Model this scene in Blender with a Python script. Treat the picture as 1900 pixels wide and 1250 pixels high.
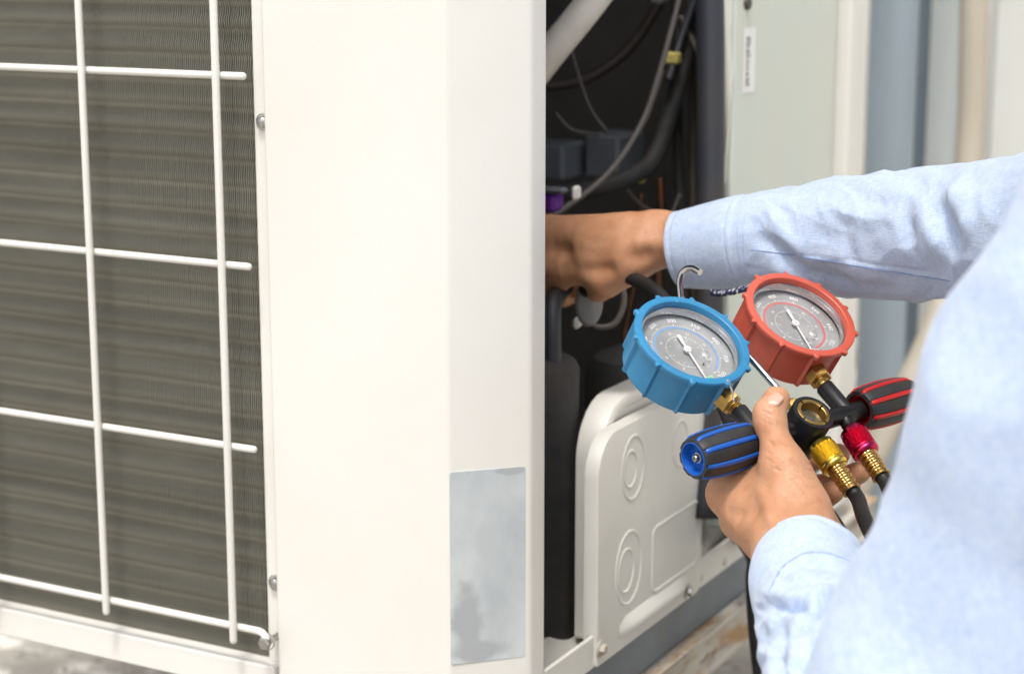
import bpy, math, random
import numpy as np
from mathutils import Vector, Matrix
random.seed(7); RNG = np.random.default_rng(7)
for o in list(bpy.data.objects): bpy.data.objects.remove(o)
scene = bpy.context.scene
R_ = math.radians
# ---------------------------------------------------------------- camera
FPX = 3500.0; YAW = R_(28.5); PITCH = R_(11.72)
cam_d = bpy.data.cameras.new('camera'); cam = bpy.data.objects.new('camera', cam_d)
scene.collection.objects.link(cam); scene.camera = cam
cam.location = (0, 0, .85); cam.rotation_euler = (R_(90) - PITCH, 0, YAW)
cam_d.sensor_width = 36; cam_d.lens = 36 * FPX / 1900
cam_d.clip_start = .02; cam_d.clip_end = 400
cam_d.dof.use_dof = True; cam_d.dof.focus_distance = 1.27; cam_d.dof.aperture_fstop = 6.7
# ---------------------------------------------------------------- sky, sun, exposure
SUN_EL, SUN_AZ = R_(66), R_(164)          # azimuth clockwise from +Y
w = bpy.data.worlds.new('World'); scene.world = w; w.use_nodes = True
nt = w.node_tree; nt.nodes.clear()
sky = nt.nodes.new('ShaderNodeTexSky'); sky.sky_type = 'NISHITA'; sky.sun_disc = False
sky.sun_elevation = SUN_EL; sky.sun_rotation = SUN_AZ; sky.dust_density = 4; sky.air_density = 1.0; sky.ozone_density = 1
hs = nt.nodes.new('ShaderNodeHueSaturation'); hs.inputs['Saturation'].default_value = .28
bg = nt.nodes.new('ShaderNodeBackground'); bg.inputs['Strength'].default_value = .15
wo = nt.nodes.new('ShaderNodeOutputWorld')
nt.links.new(sky.outputs[0], hs.inputs['Color']); nt.links.new(hs.outputs[0], bg.inputs[0]); nt.links.new(bg.outputs[0], wo.inputs[0])
sd = bpy.data.lights.new('sun', 'SUN'); sd.energy = 1.5; sd.angle = R_(10); sd.color = (1, .96, .90)
sun = bpy.data.objects.new('sun', sd); scene.collection.objects.link(sun)
sdir = Vector((math.sin(SUN_AZ) * math.cos(SUN_EL), math.cos(SUN_AZ) * math.cos(SUN_EL), math.sin(SUN_EL)))
sun.rotation_euler = sdir.to_track_quat('Z', 'Y').to_euler(); sun.location = sdir * 20
vs = scene.view_settings; vs.view_transform = 'Standard'; vs.look = 'None'; vs.gamma = 1; vs.use_curve_mapping = False
vs.exposure = .60
# ---------------------------------------------------------------- surveying helpers: photo direction + distance -> point in the place
H = np.array([-math.sin(YAW), math.cos(YAW), 0]); RT = np.array([math.cos(YAW), math.sin(YAW), 0]); ZZ = np.array([0, 0, 1.])
FW = H * math.cos(PITCH) - ZZ * math.sin(PITCH); UP = H * math.sin(PITCH) + ZZ * math.cos(PITCH); BK = -FW
CL = np.array([0, 0, .85])
def cp(x, y, d): return CL + d * (FW + RT * (x - 950) / FPX + UP * (625 - y) / FPX)
def onX(x, y, X): r = cp(x, y, 1) - CL; return CL + r * (X - CL[0]) / r[0]
def onY(x, y, Y): r = cp(x, y, 1) - CL; return CL + r * (Y - CL[1]) / r[1]
def vp(r, d, z): return np.array([0, 0, z]) + RT * r + H * d
# ---------------------------------------------------------------- mesh helpers
def A(*v): return np.array(v, float)
def nrm(v): v = np.asarray(v, float); return v / np.linalg.norm(v)
class MB:
    def __init__(s): s.v = []; s.f = []; s.n = 0; s.mi = []
    def add(s, v, f, m=0):
        v = np.asarray(v, float).reshape(-1, 3)
        s.v.append(v); s.f += [tuple(i + s.n for i in q) for q in f]; s.mi += [m] * len(f); s.n += len(v); return s
    def box(s, lo, hi, M=None, m=0):
        lo, hi = A(*lo), A(*hi)
        v = np.array([[x, y, z] for x in (lo[0], hi[0]) for y in (lo[1], hi[1]) for z in (lo[2], hi[2])])
        if M is not None: v = v @ np.array(M[0]).T + M[1]
        return s.add(v, [(0, 1, 3, 2), (4, 6, 7, 5), (0, 4, 5, 1), (2, 3, 7, 6), (0, 2, 6, 4), (1, 5, 7, 3)], m)
    def bbox(s, lo, hi, b, m=0):       # box with chamfered edges
        lo, hi = A(*lo), A(*hi); c = (lo + hi) / 2; h = (hi - lo) / 2; b = min(b, h.min() * .9)
        pts = {}; v = []
        for sx in (-1, 1):
            for sy in (-1, 1):
                for sz in (-1, 1):
                    for ax in range(3):
                        p = A(sx, sy, sz) * (h - b); p[ax] = (sx, sy, sz)[ax] * h[ax]
                        pts[(sx, sy, sz, ax)] = len(v); v.append(c + p)
        f = []
        for ax in range(3):
            a1, a2 = (ax + 1) % 3, (ax + 2) % 3
            for sg in (-1, 1):
                q = []
                for u, w_ in ((-1, -1), (1, -1), (1, 1), (-1, 1)):
                    k = [0, 0, 0]; k[ax] = sg; k[a1] = u; k[a2] = w_; q.append(pts[(*k, ax)])
                f.append(tuple(q if sg > 0 else q[::-1]))
            for u in (-1, 1):
                for w_ in (-1, 1):      # edges along ax
                    k0 = [0, 0, 0]; k0[a1] = u; k0[a2] = w_; k1 = list(k0); k0[ax] = -1; k1[ax] = 1
                    q = [pts[(*k0, a1)], pts[(*k1, a1)], pts[(*k1, a2)], pts[(*k0, a2)]]
                    f.append(tuple(q if u * w_ < 0 else q[::-1]))
        for sx in (-1, 1):
            for sy in (-1, 1):
                for sz in (-1, 1):
                    q = [pts[(sx, sy, sz, a)] for a in range(3)]
                    f.append(tuple(q if sx * sy * sz > 0 else q[::-1]))
        return s.add(v, f, m)
    def grid(s, P, cu=False, cv=False, m=0, flip=False):      # P [nu,nv,3]
        P = np.asarray(P, float); nu, nv = P.shape[:2]; f = []
        for i in range(nu if cu else nu - 1):
            for j in range(nv if cv else nv - 1):
                a, b = i * nv + j, i * nv + (j + 1) % nv; c, d = ((i + 1) % nu) * nv + (j + 1) % nv, ((i + 1) % nu) * nv + j
                f.append((a, b, c, d) if not flip else (a, d, c, b))
        return s.add(P, f, m)
    def tube(s, path, r, n=12, caps=True, m=0):
        P = np.asarray(path, float); r = np.broadcast_to(np.asarray(r, float), (len(P),))
        T = np.gradient(P, axis=0); T /= np.linalg.norm(T, axis=1)[:, None]
        u = np.cross(T[0], A(0, 0, 1)); u = np.cross(T[0], A(1, 0, 0)) if np.linalg.norm(u) < .1 else u; u = nrm(u)
        th = np.arange(n) * 2 * math.pi / n; rings = []
        for i in range(len(P)):
            u = nrm(u - T[i] * (u @ T[i])); v = np.cross(T[i], u)
            rings.append(P[i] + r[i] * (np.cos(th)[:, None] * u + np.sin(th)[:, None] * v))
        base = s.n; s.grid(rings, cv=True, m=m, flip=True)
        if caps:
            s.f += [tuple(base + k for k in range(n))[::1], tuple(base + (len(P) - 1) * n + k for k in range(n))[::-1]]; s.mi += [m, m]
        return s
    def lathe(s, prof, fr, n=48, m=0, rad=None):    # prof [(r,z)], fr=(O,ex,ey,ez)
        O, ex, ey, ez = fr; th = np.arange(n) * 2 * math.pi / n; rings = []
        for k, (r, z) in enumerate(prof):
            rr = r + (rad(k, th, z) if rad else 0)
            rings.append(O + (rr * np.cos(th))[:, None] * ex + (rr * np.sin(th))[:, None] * ey + z * ez)
        return s.grid(rings, cv=True, m=m)
    def prism(s, poly, O, ex, ey, ez, h, m=0):      # polygon extruded along ez by h
        p0 = [O + ex * x + ey * y for x, y in poly]; n = len(poly)
        v = p0 + [p + ez * h for p in p0]
        f = [tuple(range(n))[::-1], tuple(range(n, 2 * n))] + [(i, (i + 1) % n, n + (i + 1) % n, n + i) for i in range(n)]
        return s.add(v, f, m)
    def xf(s, fr):      # from local (x,y,z) to frame
        O, ex, ey, ez = fr; s.v = [O + q[:, :1] * ex + q[:, 1:2] * ey + q[:, 2:3] * ez for q in s.v]; return s
    def build(s, name, mat, parent=None, smooth=False, ang=None, **tags):
        V = np.concatenate(s.v); c = (V.min(0) + V.max(0)) / 2
        me = bpy.data.meshes.new(name); me.from_pydata((V - c).tolist(), [], s.f)
        mats = mat if isinstance(mat, (list, tuple)) else [mat]
        for q in mats: me.materials.append(q)
        if len(mats) > 1: me.polygons.foreach_set('material_index', s.mi)
        if smooth:
            me.polygons.foreach_set('use_smooth', [True] * len(me.polygons))
            if ang: me.set_sharp_from_angle(angle=R_(ang))
        me.update()
        o = bpy.data.objects.new(name, me); scene.collection.objects.link(o)
        place(o, c, parent)
        for k, q in tags.items(): o[k] = q
        return o
WL = {}
def place(o, c, parent):
    WL[o.name] = np.array(c, float)
    o.location = Vector(c)
    if parent is not None:
        o.parent = parent; o.location = Vector(np.array(c) - WL[parent.name])
def empty(name, loc, **tags):
    o = bpy.data.objects.new(name, None); o.empty_display_size = .05; scene.collection.objects.link(o); place(o, loc, None)
    for k, q in tags.items(): o[k] = q
    return o
def crv(pts, n=40):        # Catmull-Rom through points (any width)
    P = np.asarray(pts, float); P = np.vstack([2 * P[0] - P[1], P, 2 * P[-1] - P[-2]]); out = []
    m = len(P) - 3; per = max(2, n // m)
    for i in range(m):
        p0, p1, p2, p3 = P[i:i + 4]
        for t in np.arange(per) / per:
            out.append(.5 * (2 * p1 + (p2 - p0) * t + (2 * p0 - 5 * p1 + 4 * p2 - p3) * t * t + (3 * p1 - p0 - 3 * p2 + p3) * t ** 3))
    out.append(P[-2]); return np.array(out)
def pxc(pts, n=40): return crv([cp(*p) for p in pts], n)
# value noise (for cloth folds)
_tab = RNG.random(4096)
def vnoise(P, seed=0):
    P = np.asarray(P); i = np.floor(P).astype(int); f = P - i; f = f * f * (3 - 2 * f); out = 0
    for dx in (0, 1):
        for dy in (0, 1):
            for dz in (0, 1):
                h = _tab[((i[..., 0] + dx) * 73 + (i[..., 1] + dy) * 179 + (i[..., 2] + dz) * 283 + seed * 97) % 4096]
                out = out + h * np.where(dx, f[..., 0], 1 - f[..., 0]) * np.where(dy, f[..., 1], 1 - f[..., 1]) * np.where(dz, f[..., 2], 1 - f[..., 2])
    return out * 2 - 1
# ---------------------------------------------------------------- distance-field modelling (bodies and cloth)
def smin(a, b, k):
    h = np.maximum(k - np.abs(a - b), 0) / k
    return np.minimum(a, b) - h * h * k * .25
def d_cone(p, a, b, r1, r2):
    a, b = np.asarray(a), np.asarray(b); ba = b - a; l2 = ba @ ba; rr = r1 - r2; a2 = max(l2 - rr * rr, 1e-9); il2 = 1 / l2
    pa = p - a; y = pa @ ba; z = y - l2; q = pa * l2 - y[..., None] * ba; x2 = (q * q).sum(-1); y2 = y * y * l2; z2 = z * z * l2
    k = np.sign(rr) * rr * rr * x2
    o = (np.sqrt(x2 * a2 * il2) + y * rr) * il2 - r1
    o = np.where(np.sign(y) * a2 * y2 < k, np.sqrt(x2 + y2) * il2 - r1, o)
    return np.where(np.sign(z) * a2 * z2 > k, np.sqrt(x2 + z2) * il2 - r2, o)
def d_ell(p, c, M, r):
    q = (p - c) @ np.asarray(M).T; r = np.asarray(r); k0 = np.linalg.norm(q / r, axis=-1); k1 = np.linalg.norm(q / (r * r), axis=-1)
    return k0 * (k0 - 1) / np.maximum(k1, 1e-9)
class Field:
    def __init__(s, lo, hi, h):
        s.lo = A(*lo); s.h = h; s.n = np.ceil((A(*hi) - s.lo) / h).astype(int) + 1; s.F = np.full(s.n, 1.0)
    def sub(s, lo, hi):
        i0 = np.clip(np.floor((lo - s.lo) / s.h).astype(int), 0, s.n); i1 = np.clip(np.ceil((hi - s.lo) / s.h).astype(int) + 1, 0, s.n)
        sl = tuple(slice(a, b) for a, b in zip(i0, i1))
        if any(b <= a for a, b in zip(i0, i1)): return None, None
        g = np.stack(np.meshgrid(*[np.arange(a, b) * s.h + l for a, b, l in zip(i0, i1, s.lo)], indexing='ij'), -1)
        return sl, g
    def cone(s, a, b, r1, r2, k=.004, cut=False):
        a, b = np.asarray(a), np.asarray(b); m = max(r1, r2) + k + 2 * s.h
        sl, g = s.sub(np.minimum(a, b) - m, np.maximum(a, b) + m)
        if sl is None: return
        d = d_cone(g, a, b, r1, r2)
        s.F[sl] = -smin(-s.F[sl], d, k) if cut else smin(s.F[sl], d, k)
    def ell(s, c, M, r, k=.004):
        c = np.asarray(c); m = max(r) + k + 2 * s.h; sl, g = s.sub(c - m, c + m)
        if sl is None: return
        s.F[sl] = smin(s.F[sl], d_ell(g, c, M, r), k)
    def chain(s, pts, k=.004):
        for (a, ra), (b, rb) in zip(pts[:-1], pts[1:]): s.cone(a, b, ra, rb, k)
    def like(s): f = Field.__new__(Field); f.lo, f.h, f.n = s.lo, s.h, s.n; f.F = np.full(s.n, 1.0); return f
    def mesh(s):
        F = s.F; ins = F < 0; n = s.n
        cs = [(x, y, z) for x in (0, 1) for y in (0, 1) for z in (0, 1)]
        sl = lambda c: tuple(slice(q, q + m - 1) for q, m in zip(c, n))
        cnt = sum(ins[sl(c)].astype(np.int8) for c in cs); act = (cnt > 0) & (cnt < 8); idx = np.full(act.shape, -1); I = np.argwhere(act)
        idx[act] = np.arange(len(I)); acc = np.zeros((len(I), 3)); num = np.zeros(len(I))
        vals = {c: F[tuple((I + c).T)] for c in cs}
        for c in cs:
            for ax in range(3):
                if c[ax] == 0:
                    e = list(c); e[ax] = 1; e = tuple(e); v0, v1 = vals[c], vals[e]; mk = (v0 < 0) != (v1 < 0)
                    t = np.where(mk, v0 / np.where(mk, v0 - v1, 1), 0); p = np.tile(A(*c), (len(I), 1)); p[:, ax] = t
                    acc += p * mk[:, None]; num += mk
        V = s.lo + s.h * (I + acc / num[:, None]); Q = []
        for ax in range(3):
            a1, a2 = (ax + 1) % 3, (ax + 2) % 3
            s0 = [slice(1, m - 1) for m in n]; s0[ax] = slice(0, n[ax] - 1); s1 = list(s0); s1[ax] = slice(1, n[ax])
            x0, x1 = ins[tuple(s0)], ins[tuple(s1)]; E = np.argwhere(x0 != x1)
            if not len(E): continue
            d = x0[tuple(E.T)]; o = np.array([1, 1, 1]); o[ax] = 0; B = E + o
            def cell(da, db): q = B.copy(); q[:, a1] -= da; q[:, a2] -= db; return idx[tuple(q.T)]
            q = np.stack([cell(1, 1), cell(0, 1), cell(0, 0), cell(1, 0)], 1)
            q[~d] = q[~d][:, ::-1]; Q.append(q)
        return V, np.concatenate(Q)
def relax(V, Q, it=2, lam=.5):
    n = len(V); E = np.concatenate([Q[:, [0, 1]], Q[:, [1, 2]], Q[:, [2, 3]], Q[:, [3, 0]]])
    deg = np.bincount(E.ravel(), minlength=n)[:, None]
    for _ in range(it):
        S = np.zeros_like(V)
        for a in range(3): S[:, a] = np.bincount(E[:, 0], V[E[:, 1], a], n) + np.bincount(E[:, 1], V[E[:, 0], a], n)
        V = V + lam * (S / np.maximum(deg, 1) - V)
    return V
def normals(V, Q):
    nn = np.cross(V[Q[:, 2]] - V[Q[:, 0]], V[Q[:, 3]] - V[Q[:, 1]]); N = np.zeros_like(V)
    for a in range(3):
        for k in range(4): N[:, a] += np.bincount(Q[:, k], nn[:, a], len(V))
    return N / np.maximum(np.linalg.norm(N, axis=1), 1e-12)[:, None]
def proj(V):
    v = V - CL; d = v @ FW; return 950 + FPX * (v @ RT) / d, 625 - FPX * (v @ UP) / d, d
def relief(V, Q, lines, N=None):
    N = normals(V, Q) if N is None else N; x, y, d = proj(V); fc = (N @ -FW) > 0; D = np.zeros(len(V))
    for pts, amp, wd in lines:
        K = []
        for px, py in pts:
            r2 = (x - px) ** 2 + (y - py) ** 2; c = np.where((r2 < 120) & fc)[0]
            if len(c): K.append(V[c[np.argmin(d[c] + r2[c] * 2e-5)]])
        if len(K) < 2: continue
        dist = np.full(len(V), 1e9); tt = np.zeros(len(V))
        for i, (a, b) in enumerate(zip(K[:-1], K[1:])):
            q, t = segd(V, a, b + 1e-7); tt = np.where(q < dist, (i + t) / (len(K) - 1), tt); dist = np.minimum(dist, q)
        D += amp * np.exp(-(dist / wd) ** 2) * np.clip(np.minimum(tt, 1 - tt) * 4 + .1, 0, 1)
    return V + N * D[:, None]
def segd(P, a, b):
    a, b = np.asarray(a), np.asarray(b); ba = b - a; t = np.clip(((P - a) @ ba) / (ba @ ba), 0, 1); return np.linalg.norm(P - a - t[..., None] * ba, axis=-1), t
# ---------------------------------------------------------------- materials
MATS = {}
def mat(name, col, rough=.5, metal=0., col2=None, cs=20., cdet=4, bump=0., bs=200., spec=.5, coat=0., sss=0., stains=(), trans=0., stretch=(1, 1, 1), sheen=0., ramp=(.35, .65), alpha=1, rvar=0):
    m = bpy.data.materials.new(name); m.use_nodes = True; t = m.node_tree; b = t.nodes['Principled BSDF']; L = t.links.new
    N = lambda k: t.nodes.new('ShaderNode' + k)
    b.inputs['Base Color'].default_value = (*col, 1); b.inputs['Roughness'].default_value = rough; b.inputs['Metallic'].default_value = metal
    b.inputs['Specular IOR Level'].default_value = spec; b.inputs['Coat Weight'].default_value = coat; b.inputs['Coat Roughness'].default_value = .05
    b.inputs['Transmission Weight'].default_value = trans; b.inputs['Alpha'].default_value = alpha
    if sheen: b.inputs['Sheen Weight'].default_value = sheen
    if sss:
        b.inputs['Subsurface Weight'].default_value = sss; b.inputs['Subsurface Radius'].default_value = (1, .35, .18); b.inputs['Subsurface Scale'].default_value = .006
    tc = N('TexCoord'); geo = N('NewGeometry')
    mp = N('Mapping'); mp.inputs['Scale'].default_value = stretch; L(geo.outputs['Position'], mp.inputs[0]); P = mp.outputs[0]
    out = None
    def noise(sc, det=4, rg=.55):
        q = N('TexNoise'); q.inputs['Scale'].default_value = sc; q.inputs['Detail'].default_value = det; q.inputs['Roughness'].default_value = rg; L(P, q.inputs['Vector']); return q
    def mapr(src, a, b_, c=0., d=1.):
        q = N('MapRange'); q.inputs[1].default_value = a; q.inputs[2].default_value = b_; q.inputs[3].default_value = c; q.inputs[4].default_value = d; L(src, q.inputs[0]); return q.outputs[0]
    def mix(fac, c1, c2):
        q = N('Mix'); q.data_type = 'RGBA'; L(fac, q.inputs[0])
        for k, c in ((6, c1), (7, c2)):
            if isinstance(c, tuple): q.inputs[k].default_value = (*c, 1)
            else: L(c, q.inputs[k])
        return q.outputs[2]
    cur = col
    if col2:
        cur = mix(mapr(noise(cs, cdet).outputs[0], *ramp), col, col2)
    for (sc_, c_, lo_, hi_) in stains:
        cur = mix(mapr(noise(sc_, 6, .65).outputs[0], lo_, hi_), cur, c_)
    if not isinstance(cur, tuple): L(cur, b.inputs['Base Color'])
    if rvar: L(mapr(noise(cs * 1.7, 5).outputs[0], .3, .7, rough - rvar, rough + rvar), b.inputs['Roughness'])
    if bump:
        bm = N('Bump'); bm.inputs['Strength'].default_value = 1; bm.inputs['Distance'].default_value = bump; L(noise(bs, 3).outputs[0], bm.inputs['Height']); L(bm.outputs[0], b.inputs['Normal'])
    m['t'] = 0; MATS[name] = m; return m
RUST = (.17, .075, .03)
cream = mat('cream_paint', (.745, .73, .68), .38, col2=(.715, .695, .64), cs=6, bump=.00012, bs=900, stains=((160, (.50, .45, .36), .74, .80),), rvar=.06)
cream_in = mat('cream_plate_paint', (.68, .665, .61), .45, col2=(.625, .615, .565), cs=9, bump=.0001, bs=700, stains=((60, (.42, .36, .26), .70, .80),))
rusty = mat('rusting_cream_steel', (.50, .47, .41), .6, stretch=(1, .22, 1), col2=(.42, .40, .36), cs=14, stains=((35, (.36, .22, .10), .51, .63), (80, RUST, .56, .67)), bump=.0006, bs=160)
bluegrey = mat('blue_grey_steel', (.16, .185, .21), .5, col2=(.12, .14, .16), cs=12, stains=((30, (.20, .14, .09), .62, .74),))
fin_m = mat('dusty_aluminium_fin', (.38, .375, .32), .6, .25, col2=(.33, .325, .275), cs=30, stretch=(.25, 1, 1.6), stains=((140, (.52, .51, .46), .70, .78),), spec=.4)
def fin_bands(m):
    t = m.node_tree; b = t.nodes['Principled BSDF']; L = t.links.new; N = lambda k: t.nodes.new('ShaderNode' + k)
    src = b.inputs['Base Color'].links[0].from_socket; geo = N('NewGeometry'); sx = N('SeparateXYZ'); L(geo.outputs['Position'], sx.inputs[0])
    nz_ = N('TexNoise'); nz_.inputs['Scale'].default_value = 14; mp = N('Mapping'); mp.inputs['Scale'].default_value = (.7, 1, 1.2); L(geo.outputs['Position'], mp.inputs[0]); L(mp.outputs[0], nz_.inputs[0])
    a = N('Math'); a.operation = 'MULTIPLY_ADD'; L(nz_.outputs[0], a.inputs[0]); a.inputs[1].default_value = .0025; L(sx.outputs[2], a.inputs[2])
    c = N('Math'); c.operation = 'MULTIPLY'; L(a.outputs[0], c.inputs[0]); c.inputs[1].default_value = 1 / .0195
    f = N('Math'); f.operation = 'FRACT'; L(c.outputs[0], f.inputs[0])
    rp = N('ValToRGB'); L(f.outputs[0], rp.inputs[0]); e = rp.color_ramp.elements; e[0].position = 0; e[0].color = (.86, .86, .86, 1); e[1].position = 1; e[1].color = (.86, .86, .86, 1)
    for p_, v_ in ((.36, .86), (.46, 1.10), (.54, 1.13), (.62, .80), (.82, 1.0)): q = e.new(p_); q.color = (v_, v_ * .975, v_ * .93, 1)
    mx = N('Mix'); mx.data_type = 'RGBA'; mx.blend_type = 'MULTIPLY'; mx.clamp_result = False; mx.inputs[0].default_value = 1; L(src, mx.inputs[6]); L(rp.outputs[0], mx.inputs[7]); L(mx.outputs[2], b.inputs['Base Color'])
fin_bands(fin_m)
tube_m = mat('coil_tube', (.30, .24, .17), .5, .5)
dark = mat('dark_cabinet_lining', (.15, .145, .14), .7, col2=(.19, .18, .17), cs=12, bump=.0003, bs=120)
dark2 = mat('dark_grey_box', (.13, .145, .165), .6, col2=(.10, .11, .125), cs=20)
foam = mat('black_foam_insulation', (.014, .014, .015), .75, col2=(.03, .026, .024), cs=25, bump=.0006, bs=150)
foam2 = mat('blue_black_insulation', (.022, .026, .036), .55, col2=(.035, .03, .03), cs=18, stains=((40, (.07, .04, .025), .66, .75),))
cable_m = mat('brown_grey_cable', (.085, .075, .068), .6)
whitepipe = mat('dirty_white_pipe', (.62, .59, .53), .55, col2=(.46, .42, .36), cs=18, stains=((110, (.25, .19, .13), .62, .70),))
green = mat('grey_green_panel', (.58, .625, .565), .42, col2=(.62, .635, .55), cs=7, stretch=(1, 1, .35), stains=((22, (.60, .57, .46), .66, .76),))
label_m = mat('galvanised_blank_label', (.60, .635, .64), .45, .1, col2=(.46, .495, .51), cs=16, cdet=6, stretch=(1, 1, .7), ramp=(.42, .66), bump=.00012, bs=500, stains=((260, (.34, .36, .37), .68, .74),), rvar=.1)
def smudge(m, c, rx, rz, col):
    t = m.node_tree; b = t.nodes['Principled BSDF']; L = t.links.new; N = lambda k: t.nodes.new('ShaderNode' + k); src = b.inputs['Base Color'].links[0].from_socket
    geo = N('NewGeometry'); sb = N('VectorMath'); sb.operation = 'SUBTRACT'; L(geo.outputs['Position'], sb.inputs[0]); sb.inputs[1].default_value = c
    ml = N('VectorMath'); ml.operation = 'MULTIPLY'; L(sb.outputs[0], ml.inputs[0]); ml.inputs[1].default_value = (1 / rx, 1 / rx, 1 / rz); ln = N('VectorMath'); ln.operation = 'LENGTH'; L(ml.outputs[0], ln.inputs[0])
    nz_ = N('TexNoise'); nz_.inputs['Scale'].default_value = 60; L(geo.outputs['Position'], nz_.inputs[0]); ad = N('Math'); ad.operation = 'ADD'; L(ln.outputs['Value'], ad.inputs[0]); L(nz_.outputs[0], ad.inputs[1])
    mr = N('MapRange'); mr.inputs[1].default_value = 1.5; mr.inputs[2].default_value = 1.1; L(ad.outputs[0], mr.inputs[0]); mx = N('Mix'); mx.data_type = 'RGBA'; L(mr.outputs[0], mx.inputs[0]); L(src, mx.inputs[6]); mx.inputs[7].default_value = (*col, 1); L(mx.outputs[2], b.inputs['Base Color'])
paper = mat('white_paper', (.8, .8, .78), .7); ink = mat('grey_ink', (.35, .36, .37), .7)
steel = mat('zinc_screw', (.52, .52, .50), .32, 1., col2=(.38, .37, .35), cs=300)
chrome = mat('chrome_rod', (.62, .62, .63), .14, 1.)
brass = mat('brass', (.50, .325, .10), .34, 1., col2=(.40, .25, .075), cs=120, bump=.00005, bs=1500, rvar=.08)
brass2 = mat('crimped_brass', (.58, .36, .13), .30, 1., col2=(.46, .28, .09), cs=150)
gold = mat('yellow_anodised', (.80, .60, .12), .26, 1.)
magenta = mat('magenta_anodised', (.62, .035, .12), .28, 1.)
blackm = mat('black_painted_brass', (.007, .007, .0075), .34, col2=(.012, .012, .0125), cs=80, spec=.4, rvar=.08)
rubber = mat('black_rubber_hose', (.010, .010, .0105), .5, col2=(.017, .0165, .0165), cs=60, spec=.35)
grip = mat('charcoal_rubber_grip', (.017, .0165, .017), .5, col2=(.025, .024, .024), cs=90, bump=.00006, bs=1500)
blueb = mat('blue_rubber_boot', (.012, .205, .41), .40, col2=(.011, .175, .355), cs=30, stains=((170, (.24, .42, .56), .65, .78),), bump=.00006, bs=900, spec=.7)
redb = mat('red_rubber_boot', (.54, .088, .050), .42, col2=(.48, .074, .042), cs=30, stains=((190, (.46, .16, .11), .72, .82),), bump=.00006, bs=900, spec=.7)
bluep = mat('blue_plastic', (.008, .09, .40), .35); redp = mat('red_plastic', (.45, .012, .012), .35)
dialm = mat('milky_glare_dial', (.37, .375, .375), .26, .25, col2=(.58, .585, .585), cs=26, spec=.5)  # dial colour lightened to carry the milky sky glare of the glass
white = mat('white_print', (.93, .93, .93), .4); bluering = mat('blue_ring_print', (.22, .42, .80), .5); redring = mat('red_ring_print', (.80, .16, .15), .5)
greenp = mat('green_print', (.15, .6, .25), .5)
def thin_glass(name, gl=.03):
    m = bpy.data.materials.new(name); m.use_nodes = True; t = m.node_tree; t.nodes.clear(); N = lambda k: t.nodes.new('ShaderNode' + k)
    fr = N('Fresnel'); fr.inputs[0].default_value = 1.85; tr = N('BsdfTransparent'); gs = N('BsdfGlossy'); gs.inputs['Roughness'].default_value = gl; mx = N('MixShader'); o = N('OutputMaterial')
    t.links.new(fr.outputs[0], mx.inputs[0]); t.links.new(tr.outputs[0], mx.inputs[1]); t.links.new(gs.outputs[0], mx.inputs[2]); t.links.new(mx.outputs[0], o.inputs[0]); return m
glass = thin_glass('gauge_glass')
film = mat('clear_plastic_film', (.85, .85, .85), .12, trans=.75)
skin = mat('skin', (.47, .225, .118), .44, col2=(.54, .285, .165), cs=38, stains=((70, (.42, .175, .085), .56, .74),), sss=.2, bump=.00030, bs=240, spec=.4)
def skin_fine(m):
    t = m.node_tree; b = t.nodes['Principled BSDF']; L = t.links.new; N = lambda k: t.nodes.new('ShaderNode' + k)
    old = b.inputs['Normal'].links[0].from_socket; geo = N('NewGeometry'); v = N('TexVoronoi'); v.feature = 'DISTANCE_TO_EDGE'; v.inputs['Scale'].default_value = 520
    nz_ = N('TexNoise'); nz_.inputs['Scale'].default_value = 90; mx = N('Mix'); mx.data_type = 'RGBA'; mx.inputs[0].default_value = .012; L(geo.outputs['Position'], nz_.inputs[0]); L(geo.outputs['Position'], mx.inputs[6]); L(nz_.outputs['Color'], mx.inputs[7]); L(mx.outputs[2], v.inputs['Vector'])
    mr = N('MapRange'); mr.inputs[2].default_value = .25; L(v.outputs['Distance'], mr.inputs[0]); bm = N('Bump'); bm.inputs['Distance'].default_value = .00011; L(mr.outputs[0], bm.inputs['Height']); L(old, bm.inputs['Normal']); L(bm.outputs[0], b.inputs['Normal'])
skin_fine(skin)
nailm = mat('fingernail', (.62, .36, .27), .28, sss=.1, coat=.3)
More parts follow.
